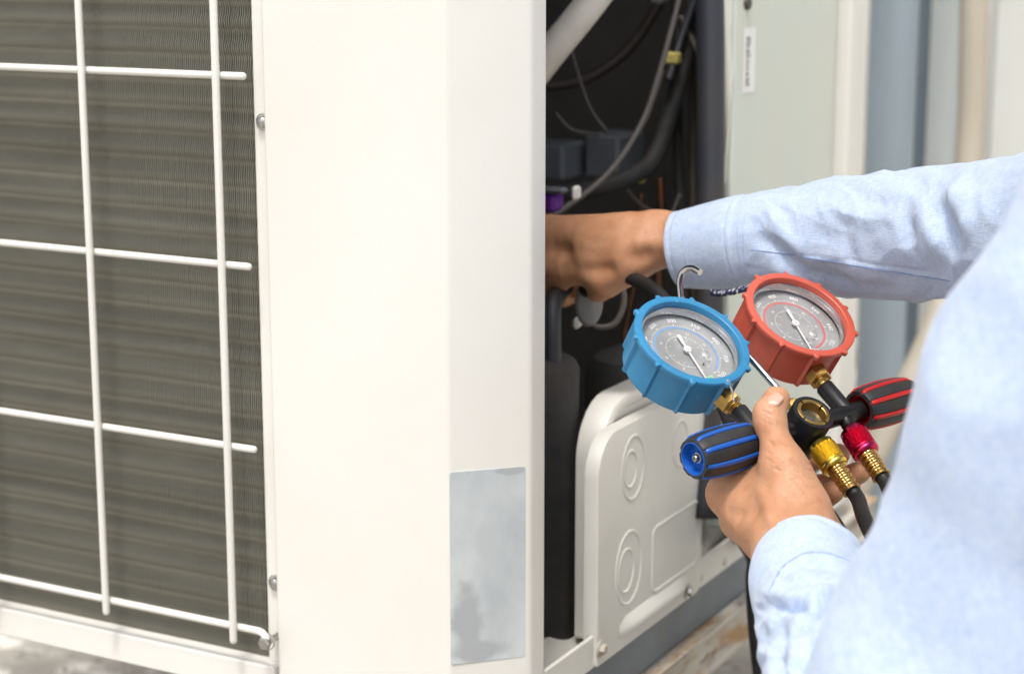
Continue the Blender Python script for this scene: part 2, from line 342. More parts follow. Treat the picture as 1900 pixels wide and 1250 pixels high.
def shirt_mat():
    m = mat('light_blue_chambray', (.48, .58, .76), .85, sheen=.25, spec=.2)
    t = m.node_tree; b = t.nodes['Principled BSDF']; L = t.links.new; N = lambda k: t.nodes.new('ShaderNode' + k)
    uv = N('UVMap'); uv.uv_map = 'UVMap'
    def ns(sx, sy, det=2):
        mp = N('Mapping'); mp.inputs['Scale'].default_value = (sx, sy, 1); L(uv.outputs[0], mp.inputs[0])
        q = N('TexNoise'); q.noise_dimensions = '2D'; q.inputs['Scale'].default_value = 1; q.inputs['Detail'].default_value = det; q.inputs['Roughness'].default_value = .6; L(mp.outputs[0], q.inputs['Vector']); return q.outputs[0]
    a, c, d = ns(150, 1500), ns(1500, 150), ns(110, 110, 3)
    ad = N('Math'); ad.operation = 'ADD'; L(a, ad.inputs[0]); L(c, ad.inputs[1])
    ad2 = N('Math'); ad2.operation = 'MULTIPLY_ADD'; L(d, ad2.inputs[0]); ad2.inputs[1].default_value = .5; L(ad.outputs[0], ad2.inputs[2])
    mr = N('MapRange'); mr.inputs[1].default_value = .85; mr.inputs[2].default_value = 1.65; L(ad2.outputs[0], mr.inputs[0])
    mx = N('Mix'); mx.data_type = 'RGBA'; mx.inputs[6].default_value = (.365, .465, .685, 1); mx.inputs[7].default_value = (.58, .655, .775, 1); L(mr.outputs[0], mx.inputs[0]); L(mx.outputs[2], b.inputs['Base Color'])
    bm = N('Bump'); bm.inputs['Distance'].default_value = .00035; L(ad.outputs[0], bm.inputs['Height']); L(bm.outputs[0], b.inputs['Normal'])
    return m
shirtm = shirt_mat()
thread = mat('blue_seam_thread', (.20, .28, .52), .9)
lining = mat('navy_patterned_lining', (.02, .025, .07), .9, col2=(.6, .6, .65), cs=260, ramp=(.56, .6))
trouser = mat('dark_trouser_cloth', (.02, .022, .03), .9); hairm = mat('black_hair', (.012, .01, .009), .6)
pvc = mat('blue_grey_pipe', (.25, .31, .36), .45, col2=(.31, .37, .415), cs=5, stretch=(1, 1, .3), stains=((14, (.20, .17, .18), .68, .8),))
gap_dark = mat('dark_gap_fill', (.13, .18, .22), .45, col2=(.18, .23, .27), cs=5, stretch=(1, 1, .3), stains=((14, (.22, .14, .13), .62, .75),))  # painted shade for the gap between the pipes
tan = mat('tan_lagging', (.40, .35, .28), .7, col2=(.45, .41, .34), cs=9, stretch=(1, 1, .3))
wallm = mat('pale_render', (.68, .66, .60), .85, col2=(.60, .58, .53), cs=3, bump=.002, bs=30)
concrete = mat('rough_concrete', (.42, .39, .34), .9, col2=(.24, .22, .19), cs=5, cdet=8, stains=((9, (.70, .67, .61), .52, .60), (26, (.07, .06, .05), .58, .68)), bump=.02, bs=14)
stone = mat('grey_stone', (.34, .32, .29), .9, col2=(.22, .20, .18), cs=20, bump=.003, bs=60)
purple = mat('purple_plastic', (.10, .015, .22), .4); yellowtie = mat('yellow_tie', (.55, .47, .14), .5); whitep = mat('white_plastic', (.68, .66, .62), .5)

# ================================================================ the setting
g = MB(); g.add([(-60, -40, 0), (60, -40, 0), (60, 60, 0), (-60, 60, 0)], [(0, 1, 2, 3)]); g.build('ground', concrete, kind='structure')
X0, YF = -.618, 1.124; XC, YC = -.6625, 1.1675      # side plane, front plane, chamfer ends
XL, YB = -1.39, 1.905; ZB, ZT = .262, 1.62

# ================================================================ condenser unit
U = empty('condenser_unit', (-1.08, 1.5, .2), label='cream outdoor air conditioner cabinet with wire guarded coil and its side panel off', category='air conditioner')
# corner column: bent sheet, front face + 45 degree face + short return
def sheet(prof, z0, z1, th=.0016, br=.003):
    """closed profile extruded in z. prof: polyline of (x,y); thickness inward; bends rounded."""
    P = [A(*prof[0])]
    for i in range(1, len(prof) - 1):
        a, b, c = A(*prof[i - 1]), A(*prof[i]), A(*prof[i + 1]); u, v = nrm(a - b), nrm(c - b)
        for t in np.linspace(0, 1, 6): q0, q1 = b + u * br, b + v * br; P.append((1 - t) ** 2 * q0 + 2 * t * (1 - t) * b + t * t * q1)
    P.append(A(*prof[-1])); P = np.array(P); T = np.gradient(P, axis=0); T /= np.linalg.norm(T, axis=1)[:, None]
    Nn = np.stack([-T[:, 1], T[:, 0]], 1) * th; inner = P + Nn; ring = np.vstack([P, inner[::-1]]); n = len(ring)
    zs = (z0, z1); v = [(x, y, z) for z in zs for x, y in ring]
    f = [(i, (i + 1) % n, n + (i + 1) % n, n + i) for i in range(n)]
    m = len(P); f += [(i, n - 1 - i, n - 2 - i, i + 1) for i in range(m - 1)] + [(n + i, n + i + 1, 2 * n - 2 - i, 2 * n - 1 - i) for i in range(m - 1)]
    return np.array(v), f
col = MB(); col.add(*sheet([(-.8165, YF + .018), (-.8165, YF), (XC, YF), (X0, YC), (X0, YC + .0225), (X0 - .014, YC + .0225)], ZB + .004, ZT))
column = col.build('corner_column', cream, U, True, 40)
# blank metal label on the 45 degree face
ex, ez = nrm(A(1, 1, 0)), A(0, 0, 1); en = nrm(A(1, -1, 0)); O = A(XC, YF, 0)
def onch(x, y):
    r = cp(x, y, 1) - CL; k = ((O - CL) @ en) / (r @ en); return CL + r * k
q = [onch(*p) for p in ((835, 1230), (974, 1218), (975, 866), (835, 874))]
x0 = np.mean([(q[0] - O) @ ex, (q[3] - O) @ ex]); x1 = np.mean([(q[1] - O) @ ex, (q[2] - O) @ ex]); z0, z1 = (q[0][2] + q[1][2]) / 2, (q[2][2] + q[3][2]) / 2
c_ = .0012
lab = MB(); lab.prism([(x0 + c_, z0), (x1 - c_, z0), (x1, z0 + c_), (x1, z1 - c_), (x1 - c_, z1), (x0 + c_, z1), (x0, z1 - c_), (x0, z0 + c_)], O + en * .0002, ex, ez, en, .0007)
for px_, py_, rx_, rz_ in ((866, 1150, .014, .034), (888, 1205, .024, .010), (945, 872, .016, .004), (900, 1000, .010, .02)): smudge(label_m, tuple(onch(px_, py_)), rx_, rz_, (.41, .43, .44) if px_ != 900 else (.50, .53, .54))
lab.build('metal_label', label_m, column, label='blank grey metal label plate with dark smudges')
# coil frame, bottom rail, upper fascia, roof, other sides
m = MB(); m.bbox((-.8295, YF + .006, ZB + .03), (-.8172, YF + .022, 1.05), .0012); m.build('coil_frame_strip', cream, U)
for px, py in ((468, 225), (487, 1075)):
    p = onY(px, py, YF + .006); m = MB()
    m.lathe([(0, .0052), (.0022, .005), (.0040, .0034), (.0044, 0)], (A(-.8205, YF + .006, p[2]), A(1, 0, 0), A(0, 0, 1), A(0, -1, 0)), 14, rad=None)
    m.lathe([(.0062, .0012), (.0062, 0)], (A(-.8205, YF + .006, p[2]), A(1, 0, 0), A(0, 0, 1), A(0, -1, 0)), 18); m.build('frame_screw', steel, U, True, 40)
m = MB(); m.bbox((XL + .002, YF - .002, .279), (-.8195, YF + .03, .3035), .0015); m.build('bottom_rail', cream, U)
m = MB(); m.bbox((XL + .002, YF + .001, 1.05), (-.8185, YF + .03, ZT - .001), .002); m.build('upper_fascia', cream, U)
m = MB(); m.bbox((XL, YF - .006, ZT), (X0 + .004, YB, ZT + .04), .004); m.build('roof_panel', cream, U)
m = MB(); m.bbox((XL, YF + .002, ZB + .003), (XL + .03, YB - .004, ZT - .002), .002); m.build('far_side_panel', cream, U)
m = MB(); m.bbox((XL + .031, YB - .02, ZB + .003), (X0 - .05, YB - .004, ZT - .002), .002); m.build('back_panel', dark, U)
m = MB(); m.add(*sheet([(X0 - .045, YB - .002), (X0, YB - .002), (X0, 1.853), (X0 - .02, 1.853)][::-1], ZB + .004, ZT - .001, -.0016)); m.build('rear_corner_post', cream, U, True, 40)
# fins: thin aluminium plates, too fine to pick apart
coil = empty('coil', (-1.15, YF + .03, .3)); coil.parent = U; coil.location = Vector(WL['coil'] - WL['condenser_unit'])
zs = np.arange(.3038, 1.052, .0046); fins = MB(); V = []; Fc = []; nz = len(zs)
wav = .0009 * np.sin(zs * 2 * math.pi / .0195) + .0005 * np.sin(zs * 2 * math.pi / .0065 + 1)
fx = np.arange(XL + .033, -.8305, .0020)
for k, x in enumerate(fx):
    jx = x + RNG.normal(0, .00010) + .00007 * np.sin(zs * 2 * math.pi / .0195 + .2 * RNG.normal(0, 1)) + .00012 * vnoise(np.stack([zs * 14, zs * 0 + x * 25, zs * 0], 1))
    yy = YF + .014 + wav + .0006 * vnoise(np.stack([zs * 22, zs * 0 + x * 9, zs * 0 + 3], 1)) + .0004 * vnoise(np.stack([zs * 120, zs * 0 + x * 90, zs * 0 + 3], 1))
    b0 = len(V) * nz
    V += [np.stack([jx - .00013, yy + .013, zs], 1), np.stack([jx - .00013, yy, zs], 1), np.stack([jx + .00013, yy, zs], 1), np.stack([jx + .00013, yy + .013, zs], 1)]
    for i in range(nz - 1):
        for c in range(3): Fc.append((b0 + c * nz + i, b0 + (c + 1) * nz + i, b0 + (c + 1) * nz + i + 1, b0 + c * nz + i + 1))
fins.add(np.concatenate(V), Fc); fins.build('fin', fin_m, coil, kind='stuff')
m = MB(); m.box((XL + .032, YF + .0275, .3036), (-.8297, YF + .0285, 1.05)); m.build('coil_dark_backing', dark, coil)  # dark sheet added behind the fins for the shade deep in the slots
for k in range(8):
    pass
m = MB()
for z in np.arange(.32, 1.04, .0195): m.tube([(XL + .04, YF + .023, z), (-.8305, YF + .023, z)], .0042, 8)
m.build('coil_tube', tube_m, coil, True, kind='stuff')
# wire guard
guard = empty('wire_guard', (-1.1, YF - .012, .33)); guard.parent = U; guard.location = Vector(WL['wire_guard'] - WL['condenser_unit'])
YW = YF - .012; rw = .0028
def rod(pts, r, name, mat_, parent, n=12):
    P = np.asarray(pts, float); a, b = nrm(P[1] - P[0]), nrm(P[-1] - P[-2])
    P2 = np.vstack([P[0] - a * r * .0, P[0] + a * r * .5, P[1:-1], P[-1] - b * r * .5, P[-1]]) if len(P) > 2 else np.vstack([P[0], P[0] + a * r * .35, P[0] + a * r, P[1] - b * r, P[1] - b * r * .35, P[1]])
    rr = np.full(len(P2), r); rr[0] = rr[-1] = r * .55
    if len(P) == 2: rr[1] = rr[-2] = r * .9
    return MB().tube(P2, rr, n).build(name, mat_, parent, True, 60)
zw = [.7575, .6184, .4794, .3357]
zw = [zw[0] + .139 * k for k in (2, 1)] + zw
for z in zw[:-1]: rod([(XL + .03, YW, z), (-.8225, YW, z)], rw, 'horizontal_wire', cream, guard)
rod(np.vstack([[(XL + .03, YW, zw[-1])], [(-.84, YW, zw[-1])], crv([(-.832, YW, zw[-1]), (-.823, YW, zw[-1] - .0005), (-.8185, YW, zw[-1] - .004), (-.8175, YW, zw[-1] - .011)], 12)]), rw, 'horizontal_wire', cream, guard)
for k in range(5):
    x = -.8452 - .1258 * k
    rod([(x, YW - .0052, .3237 if k == 0 else .3252), (x, YW - .0052, 1.045)], rw * 1.06, 'vertical_wire', cream, guard)
p = A(-.8185, YW, .3275); fr = (p, A(1, 0, 0), A(0, 0, 1), A(0, -1, 0))
m = MB(); m.tube([(p[0], YF + .02, p[2]), (p[0], YW - .001, p[2])], .0028, 10)
m.lathe([(.0062, -.0035), (.0068, -.003), (.0068, -.0015), (.0062, -.0012)], fr, 20); m.lathe([(.0049, -.0012), (.0049, .0036), (.0042, .0044), (0, .0044)], fr, 6); m.build('guard_bolt', steel, guard, True, 30)
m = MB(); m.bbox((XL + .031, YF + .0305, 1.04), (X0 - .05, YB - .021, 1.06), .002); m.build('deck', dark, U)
# interior partition and lining
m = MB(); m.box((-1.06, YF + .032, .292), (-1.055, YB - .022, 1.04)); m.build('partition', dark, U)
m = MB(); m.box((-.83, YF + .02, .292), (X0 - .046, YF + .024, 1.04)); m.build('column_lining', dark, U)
m = MB(); m.bbox((XL + .031, YF + .031, ZB + .004), (X0 - .006, YB - .021, .288), .002); m.build('base_pan', cream_in, U)
# side: base rail, blue-grey skirt
m = MB()
m.bbox((X0 - .004, YC + .024, .2875), (X0 - .0005, 1.85, .3145), .0008); br_ = m.build('side_base_rail', cream_in, U)
for px, py in ((1345, 1041), (1300, 1072)):
    p = onX(px, py, X0); m = MB()
    fr = (A(X0 - .0004, p[1], p[2]), A(0, 1, 0), A(0, 0, 1), A(1, 0, 0)); m.lathe([(.0042, 0), (.0040, .0008), (.0015, .0012), (0, .0012)], fr, 12); m.build('rust_spot_rivet', rusty, br_, True)
m = MB(); m.bbox((X0 - .02, YC + .024, .2475), (X0 - .004, 1.85, .2870), .001); m.build('side_skirt', bluegrey, U)
# embossed access plate (pressed pan with rounded corners)
PY0, PY1 = onX(1066, 1190, X0 - .032)[1], 1.492; PZ0, PZ1 = .297, .494
def rrect(x0, x1, y0, y1, r, n=8):
    rs = r if isinstance(r, (list, tuple)) else [r] * 4; out = []
    for (cx, cy, a0), q in zip(((x1, y1, 0), (x0, y1, 90), (x0, y0, 180), (x1, y0, 270)), (rs[0], rs[1], rs[2], rs[3])):
        sx, sy = (1 if cx == x1 else -1), (1 if cy == y1 else -1); ox, oy = cx - sx * q, cy - sy * q
        for t in np.linspace(0, 90, n): a = R_(a0 + t); out.append((ox + q * math.cos(a), oy + q * math.sin(a)))
    return np.array(out)
def loops(ls, O, ex, ey, ez, cap=True):     # ls: list of (loop Nx2, height)
    m_ = MB(); m_.grid([O + l[:, :1] * ex + l[:, 1:2] * ey + h * ez for l, h in ls], cv=True)
    if cap: m_.f.append(tuple(range(m_.n - len(ls[-1][0]), m_.n))); m_.mi.append(0)
    return m_
ey_, ez_, ex_ = A(0, 1, 0), A(0, 0, 1), A(1, 0, 0)
rr_ = [.02, .048, .004, .004]
def pl(d, h): return (rrect(PY0 + d, PY1 - d, PZ0 + d * .4, PZ1 - d, [max(.002, q - d) for q in rr_]), h)
def pl2(d, h): return (rrect(1.2745 + d, 1.487 - d, .2882 + d, PZ1 - .018 - d, [max(.002, q - d) for q in (.016, .034, .003, .012)]), h)
plate = loops([pl(0, -.022), pl(0, -.0025), pl(.0008, -.0008), pl(.0025, 0), pl(.009, 0), pl(.0105, -.0008), pl(.0120, -.0022)], A(X0 - .010, 0, 0), ey_, ez_, ex_).build('access_plate', cream, U, True, 35)
XP = X0 + .0025
face = loops([pl2(0, -.012), pl2(0, -.0012), pl2(.0005, -.0003), pl2(.0015, 0)], A(XP, 0, 0), ey_, ez_, ex_).build('pressed_face', cream_in, plate, True, 35)
def ridge(loop, hgt, wid, name):
    c = loop.mean(0); T = np.roll(loop, -1, 0) - np.roll(loop, 1, 0); T /= np.linalg.norm(T, axis=1)[:, None]; Nn = np.stack([T[:, 1], -T[:, 0]], 1)
    ls = [(loop + Nn * (wid * u), hgt * h) for u, h in ((1, -.15), (.55, .62), (.15, 1), (-.25, .9), (-.6, .45), (-1, -.15))]
    return loops(ls, A(XP, 0, 0), ey_, ez_, ex_, cap=False).build(name, cream_in, face, True)
def circ(px, py, r): c = onX(px, py, X0 - .004); t = np.arange(40) * 2 * math.pi / 40; return np.stack([c[1] + .8 * r * np.cos(t), c[2] + r * np.sin(t)], 1)
for px, py, r in ((1161, 865, .0262), (1156, 868, .0150), (1153, 1050, .0305), (1148, 1056, .0180), (1249, 820, .0195)): ridge(circ(px, py, r), .0009, .0018, 'knockout_ring')
a, b = onX(1196, 1105, X0 - .004), onX(1283, 925, X0 - .004)
ridge(rrect(a[1], b[1], a[2] + .003, b[2] - .0, .008, 6), .0011, .0022, 'embossed_square')
a, b = onX(1135, 1190, X0 - .004), onX(1262, 1098, X0 - .004)
m = MB(); P = []
for t in np.linspace(0, 1, 14):
    hh = .006 * min(1, 6 * t, 6 * (1 - t)) + .0002; y = a[1] + (b[1] - a[1]) * t
    P.append([(XP - .0003, y, .297), (XP + hh * .5, y, .2995), (XP + hh, y, .303), (XP + hh * .8, y, .308), (XP - .0003, y, .316)])
m.grid(P); m.build('pressed_ledge', cream_in, face, True)
for px, py, mt, nm in ((1113, 1203, rusty, 'rusty_bolt'), (1275, 1096, steel, 'hex_bolt')):
    p = onX(px, py, XP); fr = (A(XP, p[1], p[2]), A(0, 1, 0), A(0, 0, 1), A(1, 0, 0)); m = MB()
    m.lathe([(.0068, 0), (.0068, .0012), (.0045, .0016)], fr, 18); m.lathe([(.0044, .001), (.0044, .0045), (.0036, .0055), (0, .0055)], fr, 6); m.build(nm, mt, plate, True, 35)
m = MB(); m.bbox((X0 - .0035, 1.4935, .297), (X0 - .0015, 1.499, .326), .0006); m.build('plate_clip', rusty, plate)
# grey-green inner cover at the far end of the opening
XG = X0 - .012
gy0, gy1 = onX(1352, 600, XG)[1], 1.846
gp = MB(); gp.bbox((XG - .02, gy0, .3175), (XG, gy1, 1.035), .002); gpo = gp.build('inner_cover', green, U)
m = MB(); P0 = onX(1372, 50, XG + .0004); lz1 = onX(1389, 52, XG)[2]; lz0 = onX(1385, 172, XG)[2]; ly0, ly1 = onX(1379, 110, XG)[1], onX(1400, 110, XG)[1]
m.box((XG + .0002, ly0, lz0), (XG + .0006, ly1, lz1)); lb = m.build('paper_label', paper, gpo, label='narrow white paper label with faded vertical print')
m = MB()
for k in range(16):
    z = lz0 + .006 + k * (lz1 - lz0 - .012) / 16; h_ = RNG.uniform(.0012, .0034); m.box((XG + .0008, ly0 + .005, z), (XG + .0010, ly0 + .005 + RNG.uniform(.006, .011), z + h_))
m.build('faded_print', ink, lb)
for px, py in ((1385, 6), (1575, 6)):
    p = onX(px, py, XG); fr = (A(XG, p[1], p[2]), A(0, 1, 0), A(0, 0, 1), A(1, 0, 0)); m = MB(); m.lathe([(.0065, 0), (.006, .003), (.0035, .0042), (0, .0042)], fr, 12); m.build('cover_screw', mat('dark_screw%d' % px, (.09, .085, .075), .5, .5), gpo, True, 40)
# bent white edge flange left of the cover
m = MB(); P = []
for y_, xl, xr in ((-60, 1341, 1376), (60, 1342, 1369), (160, 1341, 1361), (260, 1338, 1352), (340, 1336, 1344)):
    a, b = onX(xl, y_, XG - .01), onX(xr, y_, XG - .001); P.append([a, (a + b) / 2 + A(.003, 0, 0), b, b - A(.002, 0, 0), (a + b) / 2 + A(.001, 0, 0), a - A(.002, 0, 0)])
m.grid(P, cv=True); m.build('door_flange', cream_in, U, True)
# inside
def tb(name, pts, r, mt, n=40, sides=12): return MB().tube(pxc(pts, n), r, sides).build(name, mt, U, True)
tb('white_drain_pipe', [(950, 190, 1.60), (1020, 100, 1.60), (1085, 20, 1.60), (1160, -80, 1.6)], .0135, whitepipe, 30, 20)
tb('insulated_hose', [(1300, -60, 1.74), (1278, 60, 1.74), (1250, 190, 1.73), (1215, 290, 1.72), (1175, 325, 1.70), (1100, 350, 1.70), (1000, 360, 1.70)], .0085, foam)
tb('thin_cable', [(1270, -40, 1.66), (1228, 120, 1.66), (1190, 230, 1.66), (1125, 325, 1.65), (1030, 398, 1.63), (980, 430, 1.62)], .0026, cable_m)
tb('dark_capillary_tube', [(960, 156, 1.80), (1040, 158, 1.80), (1110, 135, 1.80), (1180, 75, 1.80), (1250, -40, 1.80)], .0052, mat('dull_copper', (.045, .032, .026), .6))
tb('dark_hose', [(1252, -40, 1.76), (1258, 110, 1.76), (1258, 300, 1.76), (1270, 480, 1.76), (1268, 760, 1.76)], .005, foam)
tb('side_cable', [(1300, -30, 1.72), (1268, 60, 1.72), (1240, 150, 1.71)], .0035, foam2)
tb('short_pipe', [(1262, 30, 1.73), (1300, 110, 1.73), (1308, 150, 1.73)], .003, cable_m)
tb('tan_strip_pipe', [(1284, -40, 1.80), (1284, 130, 1.80), (1286, 420, 1.80), (1290, 800, 1.80)], .0038, mat('dull_tan_pipe', (.10, .085, .06), .6))
tb('foam_lagged_pipe', [(1316, -60, 1.66), (1318, 130, 1.66), (1317, 420, 1.66), (1313, 760, 1.66), (1311, 960, 1.66)], .0128, foam2, 30, 20)
tb('cable_loop', [(1075, 585, 1.58), (1105, 606, 1.58), (1140, 600, 1.58), (1158, 560, 1.58), (1150, 520, 1.58)], .0026, cable_m)
copper = mat('tarnished_copper', (.20, .095, .05), .45, .7, col2=(.10, .06, .04), cs=40)
tb('copper_pipe', [(1225, 330, 1.78), (1228, 420, 1.78), (1222, 520, 1.78), (1226, 700, 1.78)], .0048, copper)
tb('copper_pipe', [(1190, 360, 1.80), (1188, 470, 1.80), (1160, 620, 1.80), (1158, 760, 1.80)], .0040, copper)
tb('grey_wire', [(1050, 60, 1.72), (1090, 190, 1.72), (1130, 250, 1.72)], .0018, cable_m); tb('grey_wire', [(1030, 210, 1.72), (1060, 240, 1.72), (1110, 250, 1.73)], .0018, cable_m); tb('grey_wire', [(1172, 260, 1.70), (1200, 220, 1.72), (1232, 130, 1.72)], .0018, cable_m)
tb('grey_wire', [(1150, 335, 1.70), (1190, 380, 1.72), (1240, 400, 1.74), (1262, 360, 1.74)], .0018, cable_m)
m = MB(); p = cp(1190, 640, 1.74); m.lathe([(0, 0), (.05, 0), (.052, .01), (.052, .17), (.045, .19), (.02, .20), (0, .20)], (A(p[0], p[1], .289), A(1, 0, 0), A(0, 1, 0), A(0, 0, 1)), 36); m.build('compressor_shell', foam, U, True, 40)
for px, py in ((1246, 108), (1180, 328)):
    p = cp(px, py, 1.715); m = MB(); m.bbox(p - A(.008, .006, .0055), p + A(.008, .006, .0055), .002); m.build('cable_tie', yellowtie, U)
def ibox(name, x0, x1, y0, y1, d, dep, mt, b=.003):
    a = cp(x0, y1, d); c = cp(x1, y0, d); lo = np.minimum(a, c); hi = np.maximum(a, c); lo[1] = min(a[1], c[1]); hi[1] = lo[1] + dep
    m_ = MB(); m_.bbox(lo, hi, b); return m_.build(name, mt, U)
ibox('terminal_box', 1083, 1172, 247, 330, 1.76, .06, dark2); ibox('terminal_box_shoulder', 940, 1081, 262, 330, 1.765, .05, dark2)
ibox('ceiling_clip', 1203, 1236, -30, 8, 1.74, .02, mat('grey_clip', (.24, .24, .24), .6))
ibox('purple_connector', 985, 1044, 358, 392, 1.60, .02, purple); ibox('white_clip', 1058, 1074, 345, 372, 1.60, .012, whitep); ibox('connector_bar', 985, 1062, 346, 357, 1.595, .012, dark2); ibox('white_cap', 1059, 1077, 588, 611, 1.56, .012, whitep)
m = MB(); p = cp(1093, 562, 1.54); m.lathe([(0, .004), (.010, .003), (.0125, 0), (.010, -.004), (0, -.005)], (p, nrm(RT * .55 + H * .2), A(0, 0, 1.6), nrm(-H + RT * .4)), 24); m.build('grey_valve_cap', mat('grey_cap', (.22, .225, .235), .45), U, True)
p = cp(986, 700, 1.52); rA = .0388; m = MB(); zt = cp(1020, 662, 1.52)[2]
m.lathe([(0, zt + .014 - .29), (.012, zt + .014 - .29), (.013, zt - .29 + .006), (.028, zt + .003 - .29), (rA - .003, zt - .002 - .29), (rA, zt - .008 - .29), (rA, 0), (0, 0)][::-1], (A(p[0], p[1], .29), A(1, 0, 0), A(0, 1, 0), A(0, 0, 1)), 40); m.build('accumulator', foam, U, True, 40)
tb('accumulator_pipe', [(1025, 690, 1.50), (1024, 610, 1.50), (1027, 560, 1.51), (1050, 530, 1.54)], .0075, foam2)
# stand: rusty angle iron below the unit
S = empty('support_stand', (-.9, 1.5, 0), label='rusty pale painted steel angle frame carrying the cabinet', category='stand')
def angle(a, b, name, ex1, ex2, w1, w2, th=.005):
    a, b = A(*a), A(*b); t = nrm(b - a); L_ = np.linalg.norm(b - a)
    poly = [(0, 0), (w1, 0), (w1, th), (th, th), (th, w2), (0, w2)]
    return MB().prism(poly, a, ex1, ex2, t, L_).build(name, rusty, S)
for xa, xb in ((X0 - .034, X0 + .010), (XL - .006, XL + .04)):
    m = MB(); m.prism([(0, 0), (xb - xa, 0), (xb - xa, .004), (xb - xa - .004, .0045), (xb - xa - .0045, .033), (xb - xa - .001, .0345), (xb - xa - .001, .0385), (0, .0385)], A(xa, 1.06, .2075), A(1, 0, 0), A(0, 0, 1), A(0, 1, 0), .92); m.build('side_beam', rusty, S)
for x in (XL + .04, X0 + .008):
    for y in (1.09, 1.86):
        m = MB(); m.bbox((x - .045, y, 0), (x, y + .045, .207), .002); m.build('stand_leg', rusty, S)
for y in (1.52, 1.83):
    m = MB(); m.bbox((XL + .041, y, .222), (X0 - .035, y + .04, .2600), .002); m.build('cross_beam', rusty, S)
zb = onX(1035, 1145, X0 - .06)[2]; m = MB(); m.prism([(X0 - .06, .289), (X0 - .012, .289), (X0 - .012, .296), (X0 - .03, zb - .012), (X0 - .045, zb), (X0 - .06, zb)], A(0, YC + .03, 0), A(1, 0, 0), A(0, 0, 1), A(0, 1, 0), .30); m.build('pan_flange', cream_in, U)

# black hose hanging from the side
pth = [(1405, 1000, 1.60), (1406, 1080, 1.60), (1412, 1180, 1.60), (1425, 1300, 1.60), (1440, 1500, 1.62), (1445, 1640, 1.64)]
P = pxc(pth, 40); P = np.vstack([[onX(1400, 985, X0 - .008) + A(-.02, 0, .004)], P]); P[:, 2] = np.maximum(P[:, 2], .011)
MB().tube(crv(P[::4], 60), .0105, 14).build('drain_hose', rubber, None, True, label='black rubber drain hose hanging down beside the rusty stand beam', category='hose')

# ================================================================ background
def vpipe(name, px, py, d, r, mt, label, ztop=2.6):
    p = cp(px, py, d); m_ = MB(); prof = [(0, 0), (r, 0), (r, .9), (r * 1.12, .9), (r * 1.12, .97), (r, .97), (r, ztop), (0, ztop)] if 0 else [(0, 0), (r, 0), (r, ztop), (0, ztop)]
    m_.lathe(prof, (A(p[0], p[1], 0), A(1, 0, 0), A(0, 1, 0), A(0, 0, 1)), 40); return m_.build(name, mt, None, True, 40, label=label, category='pipe')
vpipe('pipe_row_piece', 1652, 200, 2.55, .0325, pvc, 'pale blue grey vertical pipe next to the cabinet rear post')
vpipe('pipe_row_piece', 1709, 200, 3.0, .020, gap_dark, 'narrow dark upright filling the shaded gap between two paler pipes')  # added cylinder, its dark colour stands for the shaded gap
vpipe('pipe_row_piece', 1752, 200, 2.8, .0245, mat('pale_grey_pipe', (.50, .54, .54), .5, col2=(.57, .58, .54), cs=5, stretch=(1, 1, .3)), 'pale grey vertical pipe beside the tan lagged pipe')
P = crv([cp(1812, -900, 2.5), cp(1808, -200, 2.5), cp(1806, 80, 2.5), cp(1800, 260, 2.5), cp(1778, 460, 2.48), cp(1722, 640, 2.44), cp(1640, 800, 2.40), cp(1560, 960, 2.36)], 60)
MB().tube(P, .0185, 20).build('lagged_pipe', tan, None, True, label='tan lagged pipe bending down behind the blue grey pipes', category='pipe')
W = MB(); W.bbox((-4, 3.75, 0), (6, 3.95, 3.4), .01); W.build('rendered_wall', wallm, None, label='pale rendered wall behind the vertical pipes', category='wall')
# second cream cabinet at right behind the person
p = cp(1828, 200, 2.75)
V2 = empty('condenser_unit', (p[0] + .4, p[1] + .35, .16), label='plain cream cabinet side standing behind the tan lagged pipe', category='air conditioner')
m = MB(); m.bbox((p[0], p[1], .16), (p[0] + .93, p[1] + .7, 1.8), .012); m.build('casing', mat('off_white_paint', (.72, .73, .69), .5, col2=(.68, .685, .64), cs=4), V2)
m = MB(); m.bbox((p[0] - .01, p[1] - .01, 1.8), (p[0] + .94, p[1] + .71, 1.84), .006); m.build('roof_panel', cream, V2)
for dx in (.03, .82):
    m = MB(); m.bbox((p[0] + dx, p[1] - .03, 0), (p[0] + dx + .08, p[1] + .73, .159), .006); m.build('foot_rail', rusty, V2)
# stones on the ground
for k, (px, py, s_) in enumerate(((1588, 975, .05), (1566, 962, .03))):
    r = cp(px, py, 1) - CL; t = -(CL[2] - s_ * .3) / r[2]; c = CL + r * t
    f_ = Field(c - s_ * 1.3, c + s_ * 1.3, s_ / 7)
    for q in range(6): f_.ell(c + RNG.normal(0, s_ * .25, 3) * A(1, 1, .5), np.eye(3), s_ * RNG.uniform(.5, .8, 3), s_ * .1)
    V_, Q_ = f_.mesh(); m = MB(); m.add(V_, Q_.tolist()); m.build('loose_stone', stone, None, True, label=('larger pale loose stone on the concrete behind the hoses', 'smaller pale loose stone on the concrete behind the hoses')[k], category='stone', group='loose stones on the concrete')

